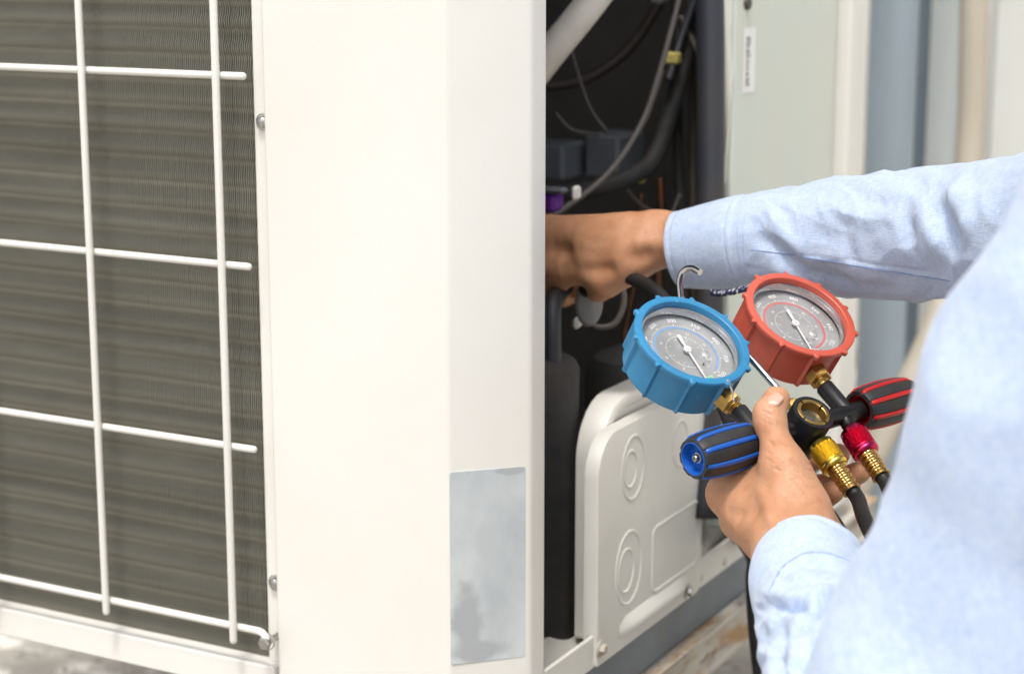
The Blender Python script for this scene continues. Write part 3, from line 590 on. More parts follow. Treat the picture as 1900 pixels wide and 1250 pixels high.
# ================================================================ manifold gauge set
MO = A(-.41000984, 1.16463442, .53640836)
cam3 = lambda v: v[0] * RT + v[1] * UP + v[2] * BK
MN, M1, M2 = cam3((.30379334, .7025221, .6435622)), cam3((.79848998, .18074741, -.57423352)), cam3((-.51973394, .68832629, -.50604699))
FR = (MO, M1, M2, MN)
def L2W(x, y, z): return MO + x * M1 + y * M2 + z * MN
G = empty('manifold_gauge_set', MO, label='refrigerant manifold with blue and red gauges held in the hand', category='gauge set')
EX, EY, EZ, O0 = A(1, 0, 0), A(0, 1, 0), A(0, 0, 1), A(0, 0, 0)
def fin_(m_, name, mt, parent=G, sm=True, ang=38, fr=FR, **k): return m_.xf(fr).build(name, mt, parent, sm, ang, **k)
# body
m = MB(); m.lathe([(0, -.054), (.0065, -.054), (.0065, .054), (0, .054)], (O0, EY, EZ, EX), 28); fin_(m, 'manifold_bar', blackm)
m = MB(); Rb = .0146
m.lathe([(0, -.0205), (Rb - .001, -.0205), (Rb, -.0195), (Rb, .0132), (Rb - .0006, .014), (.0122, .014), (.0118, .0136), (.0118, .006), (0, .006)], (O0, EX, EY, EZ), 48); cb = fin_(m, 'sight_glass_block', blackm)
m = MB()
for k in range(4):
    a0, a1 = R_(k * 90 + 18), R_(k * 90 + 100); P = []
    for a in np.linspace(a0, a1, 14):
        c, s_ = math.cos(a), math.sin(a); P.append([(r * c, r * s_, z) for r, z in ((.0116, .0062), (.0116, .0137), (.0112, .0141), (.0094, .0141), (.0089, .0137), (.0089, .0062))])
    m.grid(P); m.add(P[0], [(0, 1, 2, 3, 4, 5)]); m.add(P[-1], [(5, 4, 3, 2, 1, 0)])
m.lathe([(.0116, .0066), (.0116, .0105), (.0089, .0105), (.0082, .0066)], (O0, EX, EY, EZ), 40); fin_(m, 'sight_ring', brass, cb)
m = MB(); m.lathe([(.0088, .0078), (0, .0078)], (O0, EX, EY, EZ), 32); fin_(m, 'sight_glass', mat('sight_lens', (.06, .055, .045), .05, spec=.8, coat=1), cb)
m = MB(); m.lathe([(0, -.026), (.0095, -.026), (.0105, -.024), (.0105, -.0205)], (O0, EX, EY, EZ), 24); fin_(m, 'rear_plug', blackm, cb)
# chrome hook
P = crv([L2W(-.0005, .0135, .004), L2W(-.0015, .03, .004), cp(1392, 664, 1.285), cp(1330, 600, 1.315), cp(1272, 565, 1.325), cp(1262, 535, 1.325), cp(1263, 512, 1.322), cp(1272, 500, 1.318), cp(1285, 498, 1.312), cp(1299, 505, 1.305)], 70)
MB().tube(P, .0023, 12).build('hanging_hook', chrome, G, True, 50)
m = MB(); m.lathe([(0, .012), (.0048, .012), (.0048, .018), (.0036, .0195), (0, .0195)], (A(0, 0, .004), EZ, EX, EY), 6); fin_(m, 'hook_nut', brass)
# ---- gauges
def font_mesh(txt, size, cache={}):
    if (txt, size) not in cache:
        cu = bpy.data.curves.new('t', 'FONT'); cu.body = txt; cu.size = size; cu.align_x = 'CENTER'; cu.align_y = 'CENTER'; cu.resolution_u = 2; cu.offset = size * .015
        ob = bpy.data.objects.new('t', cu); me = ob.to_mesh(); V_ = np.array([v.co[:] for v in me.vertices]).reshape(-1, 3); F_ = [tuple(p.vertices) for p in me.polygons]
        ob.to_mesh_clear(); bpy.data.objects.remove(ob); bpy.data.curves.remove(cu); cache[(txt, size)] = (V_, F_)
    return cache[(txt, size)]
def dpt(ang, r, z): a = R_(ang); return A(r * math.sin(a), r * math.cos(a), z)       # clockwise from local up
def gauge(cx, cy, zc, tilt, name, label, bm_, ringm, labels, inner, needle, greenang, seed):
    a = R_(tilt); ex, ey = M1 * math.cos(a) + M2 * math.sin(a), -M1 * math.sin(a) + M2 * math.cos(a)
    fr = (L2W(cx, cy, zc), ex, ey, MN); g_ = empty(name, fr[0]); g_.parent = G; g_.location = Vector(fr[0] - MO); g_['label'] = label
    Rg = .0398; N_ = 10
    def rib(k, th, z):
        if k < 2 or k > 9: return 0
        ph = (th * N_ / (2 * math.pi) + .35) % 1 - .5; wd = .052 if z < -.0035 else .075
        b_ = np.sqrt(np.maximum(0, 1 - (ph / wd) ** 2)); return (.0023 if z < -.0035 else .0026) * b_ - (.0012 if z < -.004 else 0)
    pr = [(0, -.034), (.036, -.034), (Rg - .0016, -.0335), (Rg - .0004, -.0318), (Rg - .0002, -.020), (Rg, -.0042), (Rg + .0012, -.0036), (Rg + .0014, -.0012), (Rg + .0009, -.0003), (Rg, 0), (.0361, 0), (.0356, -.0004), (.0353, -.0014), (.0352, -.0115)]
    m_ = MB(); m_.lathe(pr, (O0, EX, EY, EZ), 360, rad=rib); fin_(m_, 'rubber_boot', bm_, g_, ang=30, fr=fr)
    m_ = MB(); m_.lathe([(.0353, -.0102), (.0353, -.0047), (.0349, -.0042), (.0341, -.0042), (.0338, -.0047), (.0338, -.0102)], (O0, EX, EY, EZ), 72); fin_(m_, 'bezel_ring', chrome, g_, fr=fr)
    m_ = MB(); m_.lathe([(.0350, -.0125), (0, -.0125)], (O0, EX, EY, EZ), 72); dl = fin_(m_, 'dial', dialm, g_, fr=fr, ang=30)
    m_ = MB(); m_.lathe([(.0341, -.0056), (.025, -.0052), (.012, -.0049), (0, -.0048)], (O0, EX, EY, EZ), 72); fin_(m_, 'glass', glass, g_, fr=fr, ang=30)
    # coloured band
    rb = .0228; m_ = MB(); t_ = np.linspace(-150, 164.5, 90); m_.grid([[dpt(q, rb - .0007, -.01232), dpt(q, rb + .0007, -.01232)] for q in t_]); fin_(m_, 'scale_band', ringm, g_, fr=fr)
    m_ = MB()
    def tick(q, r0, r1, wd):
        u = dpt(q + 90, 1, 0); p0, p1 = dpt(q, r0, -.01226), dpt(q, r1, -.01226); m_.add([p0 - u * wd, p1 - u * wd, p1 + u * wd, p0 + u * wd], [(3, 2, 1, 0)])
    z0_, z1_ = -178., 164.5; nl = len(labels)
    def put(txt, q, r, size):
        V_, F_ = font_mesh(txt, size); ra = -R_(q) if abs(q) < 100 else -R_(q) + math.pi
        c, s_ = math.cos(ra), math.sin(ra); X_ = V_[:, 0] * c - V_[:, 1] * s_; Y_ = V_[:, 0] * s_ + V_[:, 1] * c; p_ = dpt(q, r, -.01222); m_.add(np.stack([X_ + p_[0], Y_ + p_[1], X_ * 0 + p_[2]], 1), F_)
    for i in range(nl * 10 + 1):
        q = z0_ + (z1_ - z0_) * i / (nl * 10); tick(q, .0240, .0240 + (.0024 if i % 10 == 0 else .0017 if i % 5 == 0 else .0012), .00032 if i % 10 == 0 else .00019)
    for i, s_ in enumerate(labels): put(s_, z0_ + (z1_ - z0_) * (i + 1) / nl, .0292, .0047)
    for i in range(81): q = -170 + 310 * i / 80; tick(q, .0150 - (.0018 if i % 8 == 0 else .0010), .0150, .00022 if i % 8 == 0 else .00015)
    for i, s_ in enumerate(inner): put(s_, -170 + 310 * i / (len(inner) - 1), .0178, .0028); put(str(i), -170 + 310 * i / (len(inner) - 1), .0115, .0019)
    V_, F_ = font_mesh('psi', .0022)
    for tx, ty, tt, sz in ((.0045, -.0265, 'psi', .0022), (.0040, -.0235, 'bar', .0020), (.004, -.0175, 'R22', .0019)):
        V_, F_ = font_mesh(tt, sz); m_.add(V_ + A(tx, ty, -.0122), F_)
    fin_(m_, 'scale_print', white, g_, sm=False, fr=fr)
    m_ = MB(); m_.grid([[dpt(q, .0238, -.01228), dpt(q, .0275, -.01228)] for q in np.linspace(*greenang, 8)]); fin_(m_, 'green_mark', greenp, g_, fr=fr)
    # calibration screw and stop pin
    m_ = MB(); pc = dpt(128, .0142, 0); m_.lathe([(.0030, -.0123), (.0030, -.0115), (.0026, -.0112), (0, -.0112)], (pc, EX, EY, EZ), 24); pc2 = dpt(146, .0152, 0)
    m_.lathe([(.0018, -.0123), (.0018, -.0116), (0, -.0116)], (pc2, EX, EY, EZ), 16); fin_(m_, 'adjuster_screw', mat('pale_metal_%s' % seed, (.8, .8, .78), .35, .6), g_, fr=fr)
    m_ = MB(); pc = dpt(172, .0145, 0); m_.lathe([(.0007, -.0123), (.0007, -.0108), (0, -.0108)], (pc, EX, EY, EZ), 10); fin_(m_, 'stop_pin', brass, g_, fr=fr)
    # needle
    u, v = dpt(needle, 1, 0), dpt(needle + 90, 1, 0); m_ = MB()
    P2 = [(-.0140, .0009), (-.0136, .0014), (-.003, .0008), (.0, .0008), (.0275, .00045), (.0285, .0001)]
    top = [u * a_ + v * b_ + EZ * -.0098 for a_, b_ in P2]; bot = [u * a_ - v * b_ + EZ * -.0098 for a_, b_ in P2]; dn = EZ * -.0003
    m_.grid([[p_ + dn for p_ in top], top, bot, [p_ + dn for p_ in bot]], cu=True); m_.lathe([(.0029, -.0104), (.0029, -.0094), (.0024, -.0089), (.0014, -.0088), (.0013, -.0082), (0, -.0081)], (O0, EX, EY, EZ), 28); m_.lathe([(.0012, -.0125), (.0012, -.0104)], (O0, EX, EY, EZ), 12)
    fin_(m_, 'needle', white, g_, fr=fr)
    return fr
bfr = gauge(-.0492, .0789, .018, 12, 'blue_gauge', 'blue rubber booted low pressure gauge', blueb, bluering, [str(50 * k) for k in range(1, 11)], [str(k * 5) for k in range(8)], -172 + 12, (-178, -168), 'a')
rfr = gauge(.0515, .0779, .0185, -11, 'red_gauge', 'red rubber booted high pressure gauge', redb, redring, [str(80 * k) for k in range(1, 11)], [str(k * 8) for k in range(8)], -172 - 6, (170, 178), 'b')
# stems and hex nuts
for sx, gx, gy in ((-1, -.0492, .0789), (1, .0515, .0779)):
    b0, b1 = A(sx * .0405, -.002, 0), A(sx * .0405, .0265, 0)
    m = MB(); m.lathe([(0, 0), (.0064, 0), (.0064, .0275), (.0058, .0285), (.0040, .0285)], (b0, EZ, EX, EY), 28); fin_(m, 'stem', blackm)
    dv = nrm(A(gx, gy, .0) - A(sx * .0405, .030, 0)); uu = nrm(np.cross(dv, EZ)); ww = np.cross(uu, dv); P0 = A(sx * .0405, .0262, 0)
    m = MB(); m.lathe([(.0048, 0), (.0048, .0012), (.0052, .0016), (.0048, .0020), (.0052, .0025), (.0048, .0030), (.0052, .0035), (.0048, .0042), (.0048, .0055)], (P0, uu, ww, dv), 28)
    m.lathe([(.0048, .0052), (.0078, .0052), (.0084, .0060), (.0084, .0165), (.0078, .0172), (.0048, .0172)], (P0, nrm(uu + ww * .35), nrm(ww - uu * .35), dv), 6); fin_(m, 'hex_nut', brass, ang=25)
# clear plastic shred on the blue gauge nut
m = MB(); P = []
for t, (px, py, w_) in enumerate(((1349, 703, 4), (1353, 712, 5), (1357, 721, 3), (1360, 731, 2), (1361, 739, 2.6), (1362, 746, 1))):
    d_ = 1.2375; a_, b_ = cp(px - w_, py - .5, d_ - .001 * (t % 2)), cp(px + w_, py + 1.5, d_ + .0008 * (t % 2)); P.append([a_, (a_ + b_) / 2 - FW * .0007, b_, (a_ + b_) / 2])
m.grid(P, cv=True); m.build('plastic_film_shred', film, G, True)
# hand wheel knobs
def knob(sx, strip, cup, name):
    k = empty(name, L2W(sx * .076, 0, 0)); k.parent = G; k.location = Vector(L2W(sx * .076, 0, 0) - MO)
    fr = (O0, EY, EZ * sx, EX * sx); Lk0, Lk1 = .0515, .1005
    def rk(z): t = (z - Lk0) / (Lk1 - Lk0); return .0128 + .0024 * math.sin(math.pi * (t * .82 + .05)) + (.0009 * (1 - t))
    zs_ = np.linspace(Lk0, Lk1, 18); prof = [(.0102, Lk0 + .004), (.0106, Lk0)] + [(rk(z) - (.0008 if i in (0, 17) else 0), z) for i, z in enumerate(zs_)] + [(.0112, Lk1), (.0109, Lk1 - .001)]
    N_ = 8
    def groove(kk, th, z):
        if kk < 2 or kk > 19: return 0
        ph = np.abs((th * N_ / (2 * math.pi)) % 1 - .5); return -.0009 * np.clip((.17 - ph) / .03, 0, 1)
    m_ = MB(); m_.lathe(prof, fr, 216, rad=groove); fin_(m_, 'grip', grip, k, ang=35)
    m_ = MB(); m_.lathe([(.0103, Lk0 + .0012), (.0098, Lk0 + .0008), (.0094, Lk0 + .002), (.0094, Lk0 + .02), (.004, Lk0 + .022)], fr, 40); m_.lathe([(.0110, Lk1 - .0012), (.0110, Lk1 + .0003), (.0103, Lk1 + .0004), (.0100, Lk1 - .0008), (.0092, Lk1 - .0062), (.0045, Lk1 - .0058), (.004, Lk1 - .0044), (0, Lk1 - .0044)], fr, 40); fin_(m_, 'core', cup, k)
    for j in range(N_):
        a0 = (j + .5) / N_ * 2 * math.pi; P = []
        zz = np.linspace(Lk0 + .001, Lk1 - .0014, 16)
        for i, z in enumerate(zz):
            e = min(1, i / 1.0, (15 - i) / 1.0); row = []
            for s_, h_ in ((-1, -.0012), (-.95, .0002), (-.6, .0008), (.6, .0008), (.95, .0002), (1, -.0012)):
                a = a0 + s_ * .112; r = rk(z) - (.0008 * (1 - e)) + (h_ if h_ < 0 else h_ * (.5 + .5 * e)); row.append(EX * sx * z + EY * r * math.cos(a) + EZ * sx * r * math.sin(a))
            P.append(row)
        m_ = MB(); m_.grid(P); m_.add(P[0], [(0, 1, 2, 3, 4, 5)]); m_.add(P[-1], [(5, 4, 3, 2, 1, 0)]); fin_(m_, 'grip_strip', strip, k, ang=50)
    m_ = MB(); m_.lathe([(.0034, Lk1 - .0044), (.0034, Lk1 - .0036), (.0026, Lk1 - .0034), (.0026, Lk1 - .0020), (.0020, Lk1 - .0010), (.0008, Lk1 - .0007), (0, Lk1 - .0012)], fr, 20)
    fin_(m_, 'knob_screw', steel, k)
    m_ = MB()
    for u_, v_ in ((EY, EZ), (EZ, EY)): m_.add([EX * sx * (Lk1 - .00062) + u_ * a_ + v_ * b_ for a_, b_ in ((-.0014, -.00025), (.0014, -.00025), (.0014, .00025), (-.0014, .00025))], [(0, 1, 2, 3)])
    m_.v[1] += EX * sx * .00002; fin_(m_, 'screw_recess', mat('screw_slot' + name, (.03, .03, .03), .5), k)
knob(-1, bluep, bluep, 'blue_knob'); knob(1, redp, redp, 'red_knob')
# hose fittings and hoses
def tail(p): p = np.asarray(p); return [A(p[0] + .005, p[1] - .005, .12), A(p[0] + .03, p[1] - .02, .02), A(p[0] + .09, p[1] - .06, .0062), A(p[0] + .22, p[1] - .10, .0062)]
def fitting(x, nutm, name, hosepts, dv, lab, start=-.0125):
    dv = nrm(A(*dv)); uu = nrm(np.cross(dv, EZ)); ww = np.cross(uu, dv); fr = (A(x, start, 0), uu, ww, dv)
    f_ = empty(name, L2W(x, start, 0)); f_.parent = G; f_.location = Vector(L2W(x, start, 0) - MO); f_['label'] = lab
    th = [(0, -.007), (.0048, -.007), (.0048, .0002)] + [(.0044 + .0006 * (i % 2), .0006 + i * .0006) for i in range(7)] + [(.0044, .007)]
    m_ = MB(); m_.lathe(th, fr, 24); fin_(m_, 'threaded_port', blackm, f_, ang=60)
    zz = np.linspace(.0075, .0205, 100); prof = [(.0045, .0042), (.0084, .0042), (.0088, .0046), (.0088, .0072)] + [(.0090, z) for z in zz] + [(.0090, .0208), (.0088, .0212), (.0094, .0218), (.0094, .0236), (.0086, .0252), (.0066, .0258), (.005, .0258)]
    def kn(k, th_, z):
        if k < 5 or k > 102: return 0
        a_ = (th_ * 20 / math.pi + z * 2200) % 2 - 1; b_ = (th_ * 20 / math.pi - z * 2200) % 2 - 1; return .0010 * (np.minimum(np.abs(a_), np.abs(b_)) * 1.3 - .55).clip(-.55, .45)
    m_ = MB(); m_.lathe(prof, fr, 320, rad=kn); fin_(m_, 'knurled_nut', nutm, f_, ang=70)
    pr = [(.0052, .0255)] + [(.0062 + .00045 * math.cos((z - .0265) / .0042 * 2 * math.pi), z) for z in np.linspace(.0262, .0425, 30)] + [(.0064, .0440), (.0066, .0448), (.0052, .0450)]
    def cr(k, th_, z): return -.00028 * (np.cos(th_ * 8) > .75) * (1 if 0 < k < 31 else 0)
    m_ = MB(); m_.lathe(pr, fr, 96, rad=cr); fin_(m_, 'crimped_ferrule', brass2, f_, ang=50)
    s0 = L2W(*(A(x, start, 0) + dv * .040)); s1 = L2W(*(A(x, start, 0) + dv * .052)); P = crv([s0, s1] + hosepts, 60); MB().tube(P, .0050, 16).build('hose', rubber, f_, True, 60)
fitting(0, gold, 'yellow_fitting', [cp(1605, 965, 1.195), cp(1650, 1060, 1.14), cp(1705, 1200, 1.10), cp(1740, 1400, 1.09), cp(1745, 1650, 1.10), *tail(cp(1745, 1650, 1.10))], (-.10, -1, -.02), 'yellow knurled hose nut with brass crimped ferrule')
fitting(.0335, magenta, 'red_fitting', [cp(1668, 960, 1.215), cp(1725, 1080, 1.19), cp(1775, 1230, 1.17), cp(1800, 1420, 1.17), cp(1805, 1650, 1.17), *tail(cp(1805, 1650, 1.17))], (-.16, -1, -.02), 'magenta knurled hose nut with brass crimped ferrule', start=-.0095)
fitting(-.0335, mat('blue_anodised', (.03, .10, .5), .28, 1.), 'blue_fitting', [cp(1545, 965, 1.212), cp(1590, 1040, 1.185), cp(1650, 1160, 1.16), cp(1690, 1320, 1.15), cp(1700, 1600, 1.15), *tail(cp(1700, 1600, 1.15))], (.02, -1, -.10), 'blue hose fitting hidden inside the palm', start=-.0095)
# charging hose held by the far hand
P = pxc([(1085, 540, 1.52), (1140, 512, 1.49), (1185, 522, 1.46), (1232, 556, 1.43), (1290, 640, 1.40), (1345, 760, 1.38), (1400, 900, 1.37), (1450, 1040, 1.37), (1480, 1250, 1.38), (1490, 1500, 1.40), (1495, 1750, 1.42)], 80); P = np.vstack([P, crv([P[-1]] + tail(P[-1]), 30)[1:]])
MB().tube(P, .0056, 16).build('charging_hose', rubber, None, True, label='black charging hose running from the far hand behind the blue gauge', category='hose')

# ================================================================ person
PS = empty('person', vp(.5, .87, 0), label='person in light blue long sleeved shirt kneeling and holding the gauges', category='person')
I3 = np.eye(3); mm = .001
bodyV, bodyQ, off = [], [], 0
def collect(V_, Q_):
    global off
    bodyV.append(V_); bodyQ.append(Q_ + off); off += len(V_)
# ---- left hand (holds the manifold)
J = lambda *p: cp(*p)
pts = dict(w=(1488, 1035, 1.165), cmc=(1478, 950, 1.184), tm=(1452, 862, 1.196), ti=(1429, 783, 1.2155), tt=(1439, 743, 1.2235))
Lw = J(*pts['w'])
idx_ = [J(1352, 916, 1.238), J(1392, 868, 1.287), J(1486, 851, 1.306), J(1556, 843, 1.302)]
mid_ = [J(1376, 962, 1.262), J(1432, 930, 1.306), J(1522, 908, 1.318), J(1594, 876, 1.310)]
rng_ = [J(1412, 985, 1.275), J(1452, 962, 1.312), J(1508, 938, 1.312), J(1546, 912, 1.300)]
pky_ = [J(1455, 1000, 1.272), J(1482, 985, 1.302), J(1512, 965, 1.298), J(1528, 946, 1.288)]
allp = np.array([Lw] + idx_ + mid_ + rng_ + pky_ + [J(*pts[k]) for k in ('cmc', 'tm', 'ti', 'tt')] + [J(1545, 1180, 1.08), J(1567, 1005, 1.2)])
Fl = Field(allp.min(0) - .025, allp.max(0) + .025, .00105)
palm = Fl.like()
palm.chain([(J(1560, 1230, 1.05), .026), (J(1518, 1125, 1.112), .0220), (J(1496, 1062, 1.150), .0245)], .02)
palm.cone(J(1470, 1035, 1.158), J(1447, 1000, 1.172), .022, .018, .02)
palm.cone(J(1505, 1045, 1.16), J(1495, 1005, 1.178), .0195, .017, .02)
for q, r0, r1 in ((idx_, .0165, .0135), (mid_, .0155, .0135), (rng_, .015, .0125), (pky_, .015, .0115)): palm.cone(J(1455, 1000, 1.178) * .55 + Lw * .1 + q[0] * .35, q[0], r0, r1, .014)
palm.cone(J(1470, 985, 1.192), J(1395, 925, 1.232), .018, .013, .016)        # back of the hand between thumb and index
palm.cone(J(1476, 992, 1.186), J(1476, 940, 1.193), .019, .0165, .016)      # thenar root
palm.cone(J(1478, 945, 1.192), J(1450, 868, 1.204), .0165, .0132, .014)      # thumb metacarpal
palm.cone(J(1465, 880, 1.207), J(1400, 898, 1.232), .0105, .0095, .014)      # web
palm.cone(J(1440, 930, 1.207), J(1385, 912, 1.232), .013, .012, .012)
palm.cone(J(1528, 985, 1.200), J(1541, 1000, 1.196), .0095, .0092, .012)      # heel of the palm
palm.cone(J(1470, 960, 1.225), J(1475, 985, 1.25), .016, .016, .02)
for (x0_, y0_, d0_, x1_, y1_, d1_, r_) in ((1440, 985, 1.1605, 1404, 915, 1.2135, .0034), (1452, 965, 1.1655, 1413, 902, 1.205, .003)): palm.cone(J(x0_, y0_, d0_ + .004), J(x1_, y1_, d1_ + .004), r_, r_, .010)   # tendons
hands = palm.F.copy()
def finger(base, p, r, k=.009):
    f_ = palm.like(); n_ = len(p)
    for i in range(n_ - 1): f_.cone(p[i], p[i + 1], r[i], r[i + 1], .0035)
    for i in range(1, n_ - 1): f_.cone(p[i] - FW * .0006, p[i] - FW * .0005 + 1e-4, r[i] * 1.04, r[i] * 1.04, .005)
    return smin(palm.F, f_.F, k)
fl = [finger(0, idx_, (.0128, .0102, .0088, .0078)), finger(0, mid_, (.0128, .0104, .0090, .0080)), finger(0, rng_, (.012, .0098, .0088, .0078)), finger(0, pky_, (.011, .0088, .0078, .0068))]
th_ = [J(*pts['cmc']), J(*pts['tm']), J(*pts['ti']), J(*pts['tt'])]
tf = palm.like(); tf.chain(list(zip(th_, (.0155, .0116, .0090, .0080))), .006)
tf.cone(J(1428, 782, 1.212), J(1423, 766, 1.2135), .0086, .0080, .006); tf.cone(J(1426, 762, 1.2160), J(1442, 740, 1.2215), .0080, .0076, .005)
fl.append(smin(palm.F, tf.F, .010))
for q in fl: hands = smin(hands, q, .0016)
Fl.F = hands
for px_ in ((1409, 758, 1441, 766, 1.2015), (1404, 771, 1434, 776, 1.2005)): pass
V_, Q_ = Fl.mesh(); V_ = relax(V_, Q_, 2, .4)
LN = [(((1436, 985), (1420, 950), (1408, 915), (1392, 893)), .0022, .0045), (((1462, 955), (1440, 920), (1424, 890)), .0013, .004), (((1425, 985), (1400, 950), (1380, 935)), -.0012, .006),
      (((1336, 946), (1350, 952), (1372, 950)), -.0016, .005), (((1350, 955), (1380, 945), (1400, 948)), -.0012, .005),
      (((1402, 756), (1420, 762), (1440, 770)), -.0007, .0013), (((1402, 766), (1420, 772), (1440, 778)), -.0006, .0012), (((1402, 776), (1418, 780), (1434, 784)), -.0005, .0012), (((1405, 748), (1420, 752), (1436, 757)), -.0004, .0012)]
for k_ in range(40):
    a0, b0 = RNG.uniform(1440, 1505), RNG.uniform(850, 945); LN.append((((a0, b0), (a0 + 12, b0 + 3 + RNG.normal(0, 3)), (a0 + 24, b0 + RNG.normal(8, 4))), -.00034, .0011))
for k_ in range(22):
    a0, b0 = RNG.uniform(1400, 1450), RNG.uniform(800, 870); LN.append((((a0, b0), (a0 + 10, b0 + 3), (a0 + 20, b0 + 9)), -.0003, .0010))
V_ = relief(V_, Q_, LN); collect(V_, Q_)
# ---- right hand (inside the cabinet)
rw_ = J(1205, 443, 1.478)
kn = [J(1024, 514, 1.533), J(1014, 482, 1.520), J(1012, 452, 1.518), J(1018, 426, 1.526)]     # index..little knuckles
allp = np.array(kn + [rw_, J(1400, 440, 1.41), J(1090, 560, 1.56), J(985, 560, 1.58), J(1040, 380, 1.60)])
Fr = Field(allp.min(0) - .04, allp.max(0) + .04, .0018); pr_ = Fr.like()
pr_.chain([(J(1420, 449, 1.432), .022), (J(1295, 448, 1.464), .0195), (rw_, .0172)], .02)
pr_.cone(J(1226, 416, 1.474), J(1214, 415, 1.476), .0098, .0090, .007)      # ulna head
pr_.cone(J(1205, 455, 1.474), J(1170, 464, 1.480), .0160, .0165, .012); pr_.cone(J(1200, 438, 1.478), J(1150, 438, 1.49), .0135, .0135, .012)
for i, q in enumerate(kn): pr_.cone(J(1165, 468 - 14 * i, 1.482), q, .0145 - .0008 * i, .0120 - .0006 * i, .007)
pr_.cone(J(1175, 480, 1.476), J(1120, 512, 1.488), .0150, .0135, .014)
pr_.cone(J(1110, 485, 1.505), J(1060, 490, 1.52), .02, .018, .012)
hr = pr_.F.copy()
def fr_(p, r):
    f_ = pr_.like(); f_.chain(list(zip(p, r)), .004); return smin(pr_.F, f_.F, .007)
fin4 = [fr_([kn[0], J(1012, 540, 1.550), J(1045, 548, 1.565), J(1072, 540, 1.562)], (.0125, .0105, .0092, .0082)), fr_([kn[1], J(985, 505, 1.555), J(1012, 538, 1.572), J(1040, 552, 1.570)], (.0125, .0105, .009, .008)),
        fr_([kn[2], J(978, 470, 1.56), J(995, 500, 1.585), J(1020, 515, 1.59)], (.012, .010, .009, .008)), fr_([kn[3], J(985, 430, 1.56), J(995, 455, 1.58), J(1015, 475, 1.585)], (.0115, .009, .008, .007)),
        fr_([J(1165, 492, 1.478), J(1125, 522, 1.490), J(1110, 536, 1.508), J(1092, 532, 1.530)], (.0150, .0122, .0102, .0088)), fr_([J(1060, 520, 1.53), J(1046, 548, 1.535), J(1024, 556, 1.54)], (.012, .0085, .0078))]
for q in fin4: hr = smin(hr, q, .0018)
Fr.F = hr; Fr.cone(J(980, 458, 1.500), J(1046, 468, 1.4985), .0135, .0035, .014, cut=True); Fr.cone(J(1080, 556, 1.49), J(1066, 536, 1.53), .008, .006, .005, cut=True); V_, Q_ = Fr.mesh(); V_ = relax(V_, Q_, 2, .5)
V_ = relief(V_, Q_, [(((1170, 445), (1110, 438), (1050, 430)), .0011, .006), (((1165, 458), (1110, 458), (1050, 455)), .0010, .005), (((1160, 475), (1110, 485), (1050, 490)), .0009, .005), (((1215, 470), (1185, 478), (1150, 470)), -.0022, .007), (((1240, 455), (1200, 452), (1165, 455)), .0018, .006), (((1140, 505), (1105, 500), (1060, 505)), -.003, .007), (((1014, 497), (1040, 495), (1065, 490)), -.0016, .006), (((1014, 467), (1038, 466), (1060, 465)), -.0015, .006), (((1014, 439), (1038, 440), (1060, 441)), -.0013, .006), (((1024, 514), (1036, 512)), .0009, .006), (((1022, 482), (1034, 481)), .0009, .006), (((1022, 452), (1034, 452)), .0008, .006)]); collect(V_, Q_)
# ---- torso, head, legs under the clothes (coarse)
SL, SR = cp(2268, 140, .815), vp(.53, 1.07, .745); EL, ER = cp(1702, 1390, .90), cp(1800, 438, 1.30)
mid = (SL + SR) / 2; fac = nrm(-.81 * RT + .58 * H); sdv = nrm(SR - SL); hip = mid - fac * .12 + A(0, 0, .30 - mid[2])
neck = mid + A(0, 0, .07) - fac * .01; headc = mid + fac * .05 + A(0, 0, .235)
Fb = Field(A(-.55, .35, .0), A(.95, 1.75, 1.2), .008)
Fb.cone(hip, mid - fac * .03 - A(0, 0, .08), .125, .12, .05); Fb.cone(SL + sdv * .03, SR - sdv * .03, .055, .055, .06); Fb.cone(mid - A(0, 0, .02), headc - A(0, 0, .05), .055, .050, .03)
Fb.chain([(SL, .045), (EL, .034), (J(1562, 1235, 1.05), .024)], .02); Fb.chain([(SR, .045), (ER, .033), (J(1420, 449, 1.432), .021)], .02)
hm = np.stack([fac, sdv, ZZ]); Fb.ell(headc + A(0, 0, .02), hm, (.095, .075, .105), .03); Fb.ell(headc + fac * .035 - A(0, 0, .055), hm, (.055, .052, .06), .04)
Fb.cone(headc + fac * .088 + A(0, 0, .01), headc + fac * .112 - A(0, 0, .022), .008, .014, .015)
for s_ in (-1, 1): Fb.ell(headc + sdv * s_ * .076 - A(0, 0, .005), hm, (.02, .01, .032), .008); Fb.ell(headc + fac * .085 + sdv * s_ * .03 + A(0, 0, .005), hm, (.012, .017, .012), .006)
Fb.ell(headc + fac * .094 - A(0, 0, .052), hm, (.010, .024, .008), .006)
V_, Q_ = Fb.mesh(); V_ = relax(V_, Q_, 2, .5); collect(V_, Q_)
m = MB(); m.add(np.concatenate(bodyV), np.concatenate(bodyQ).tolist()); body = m.build('body', skin, PS, True)
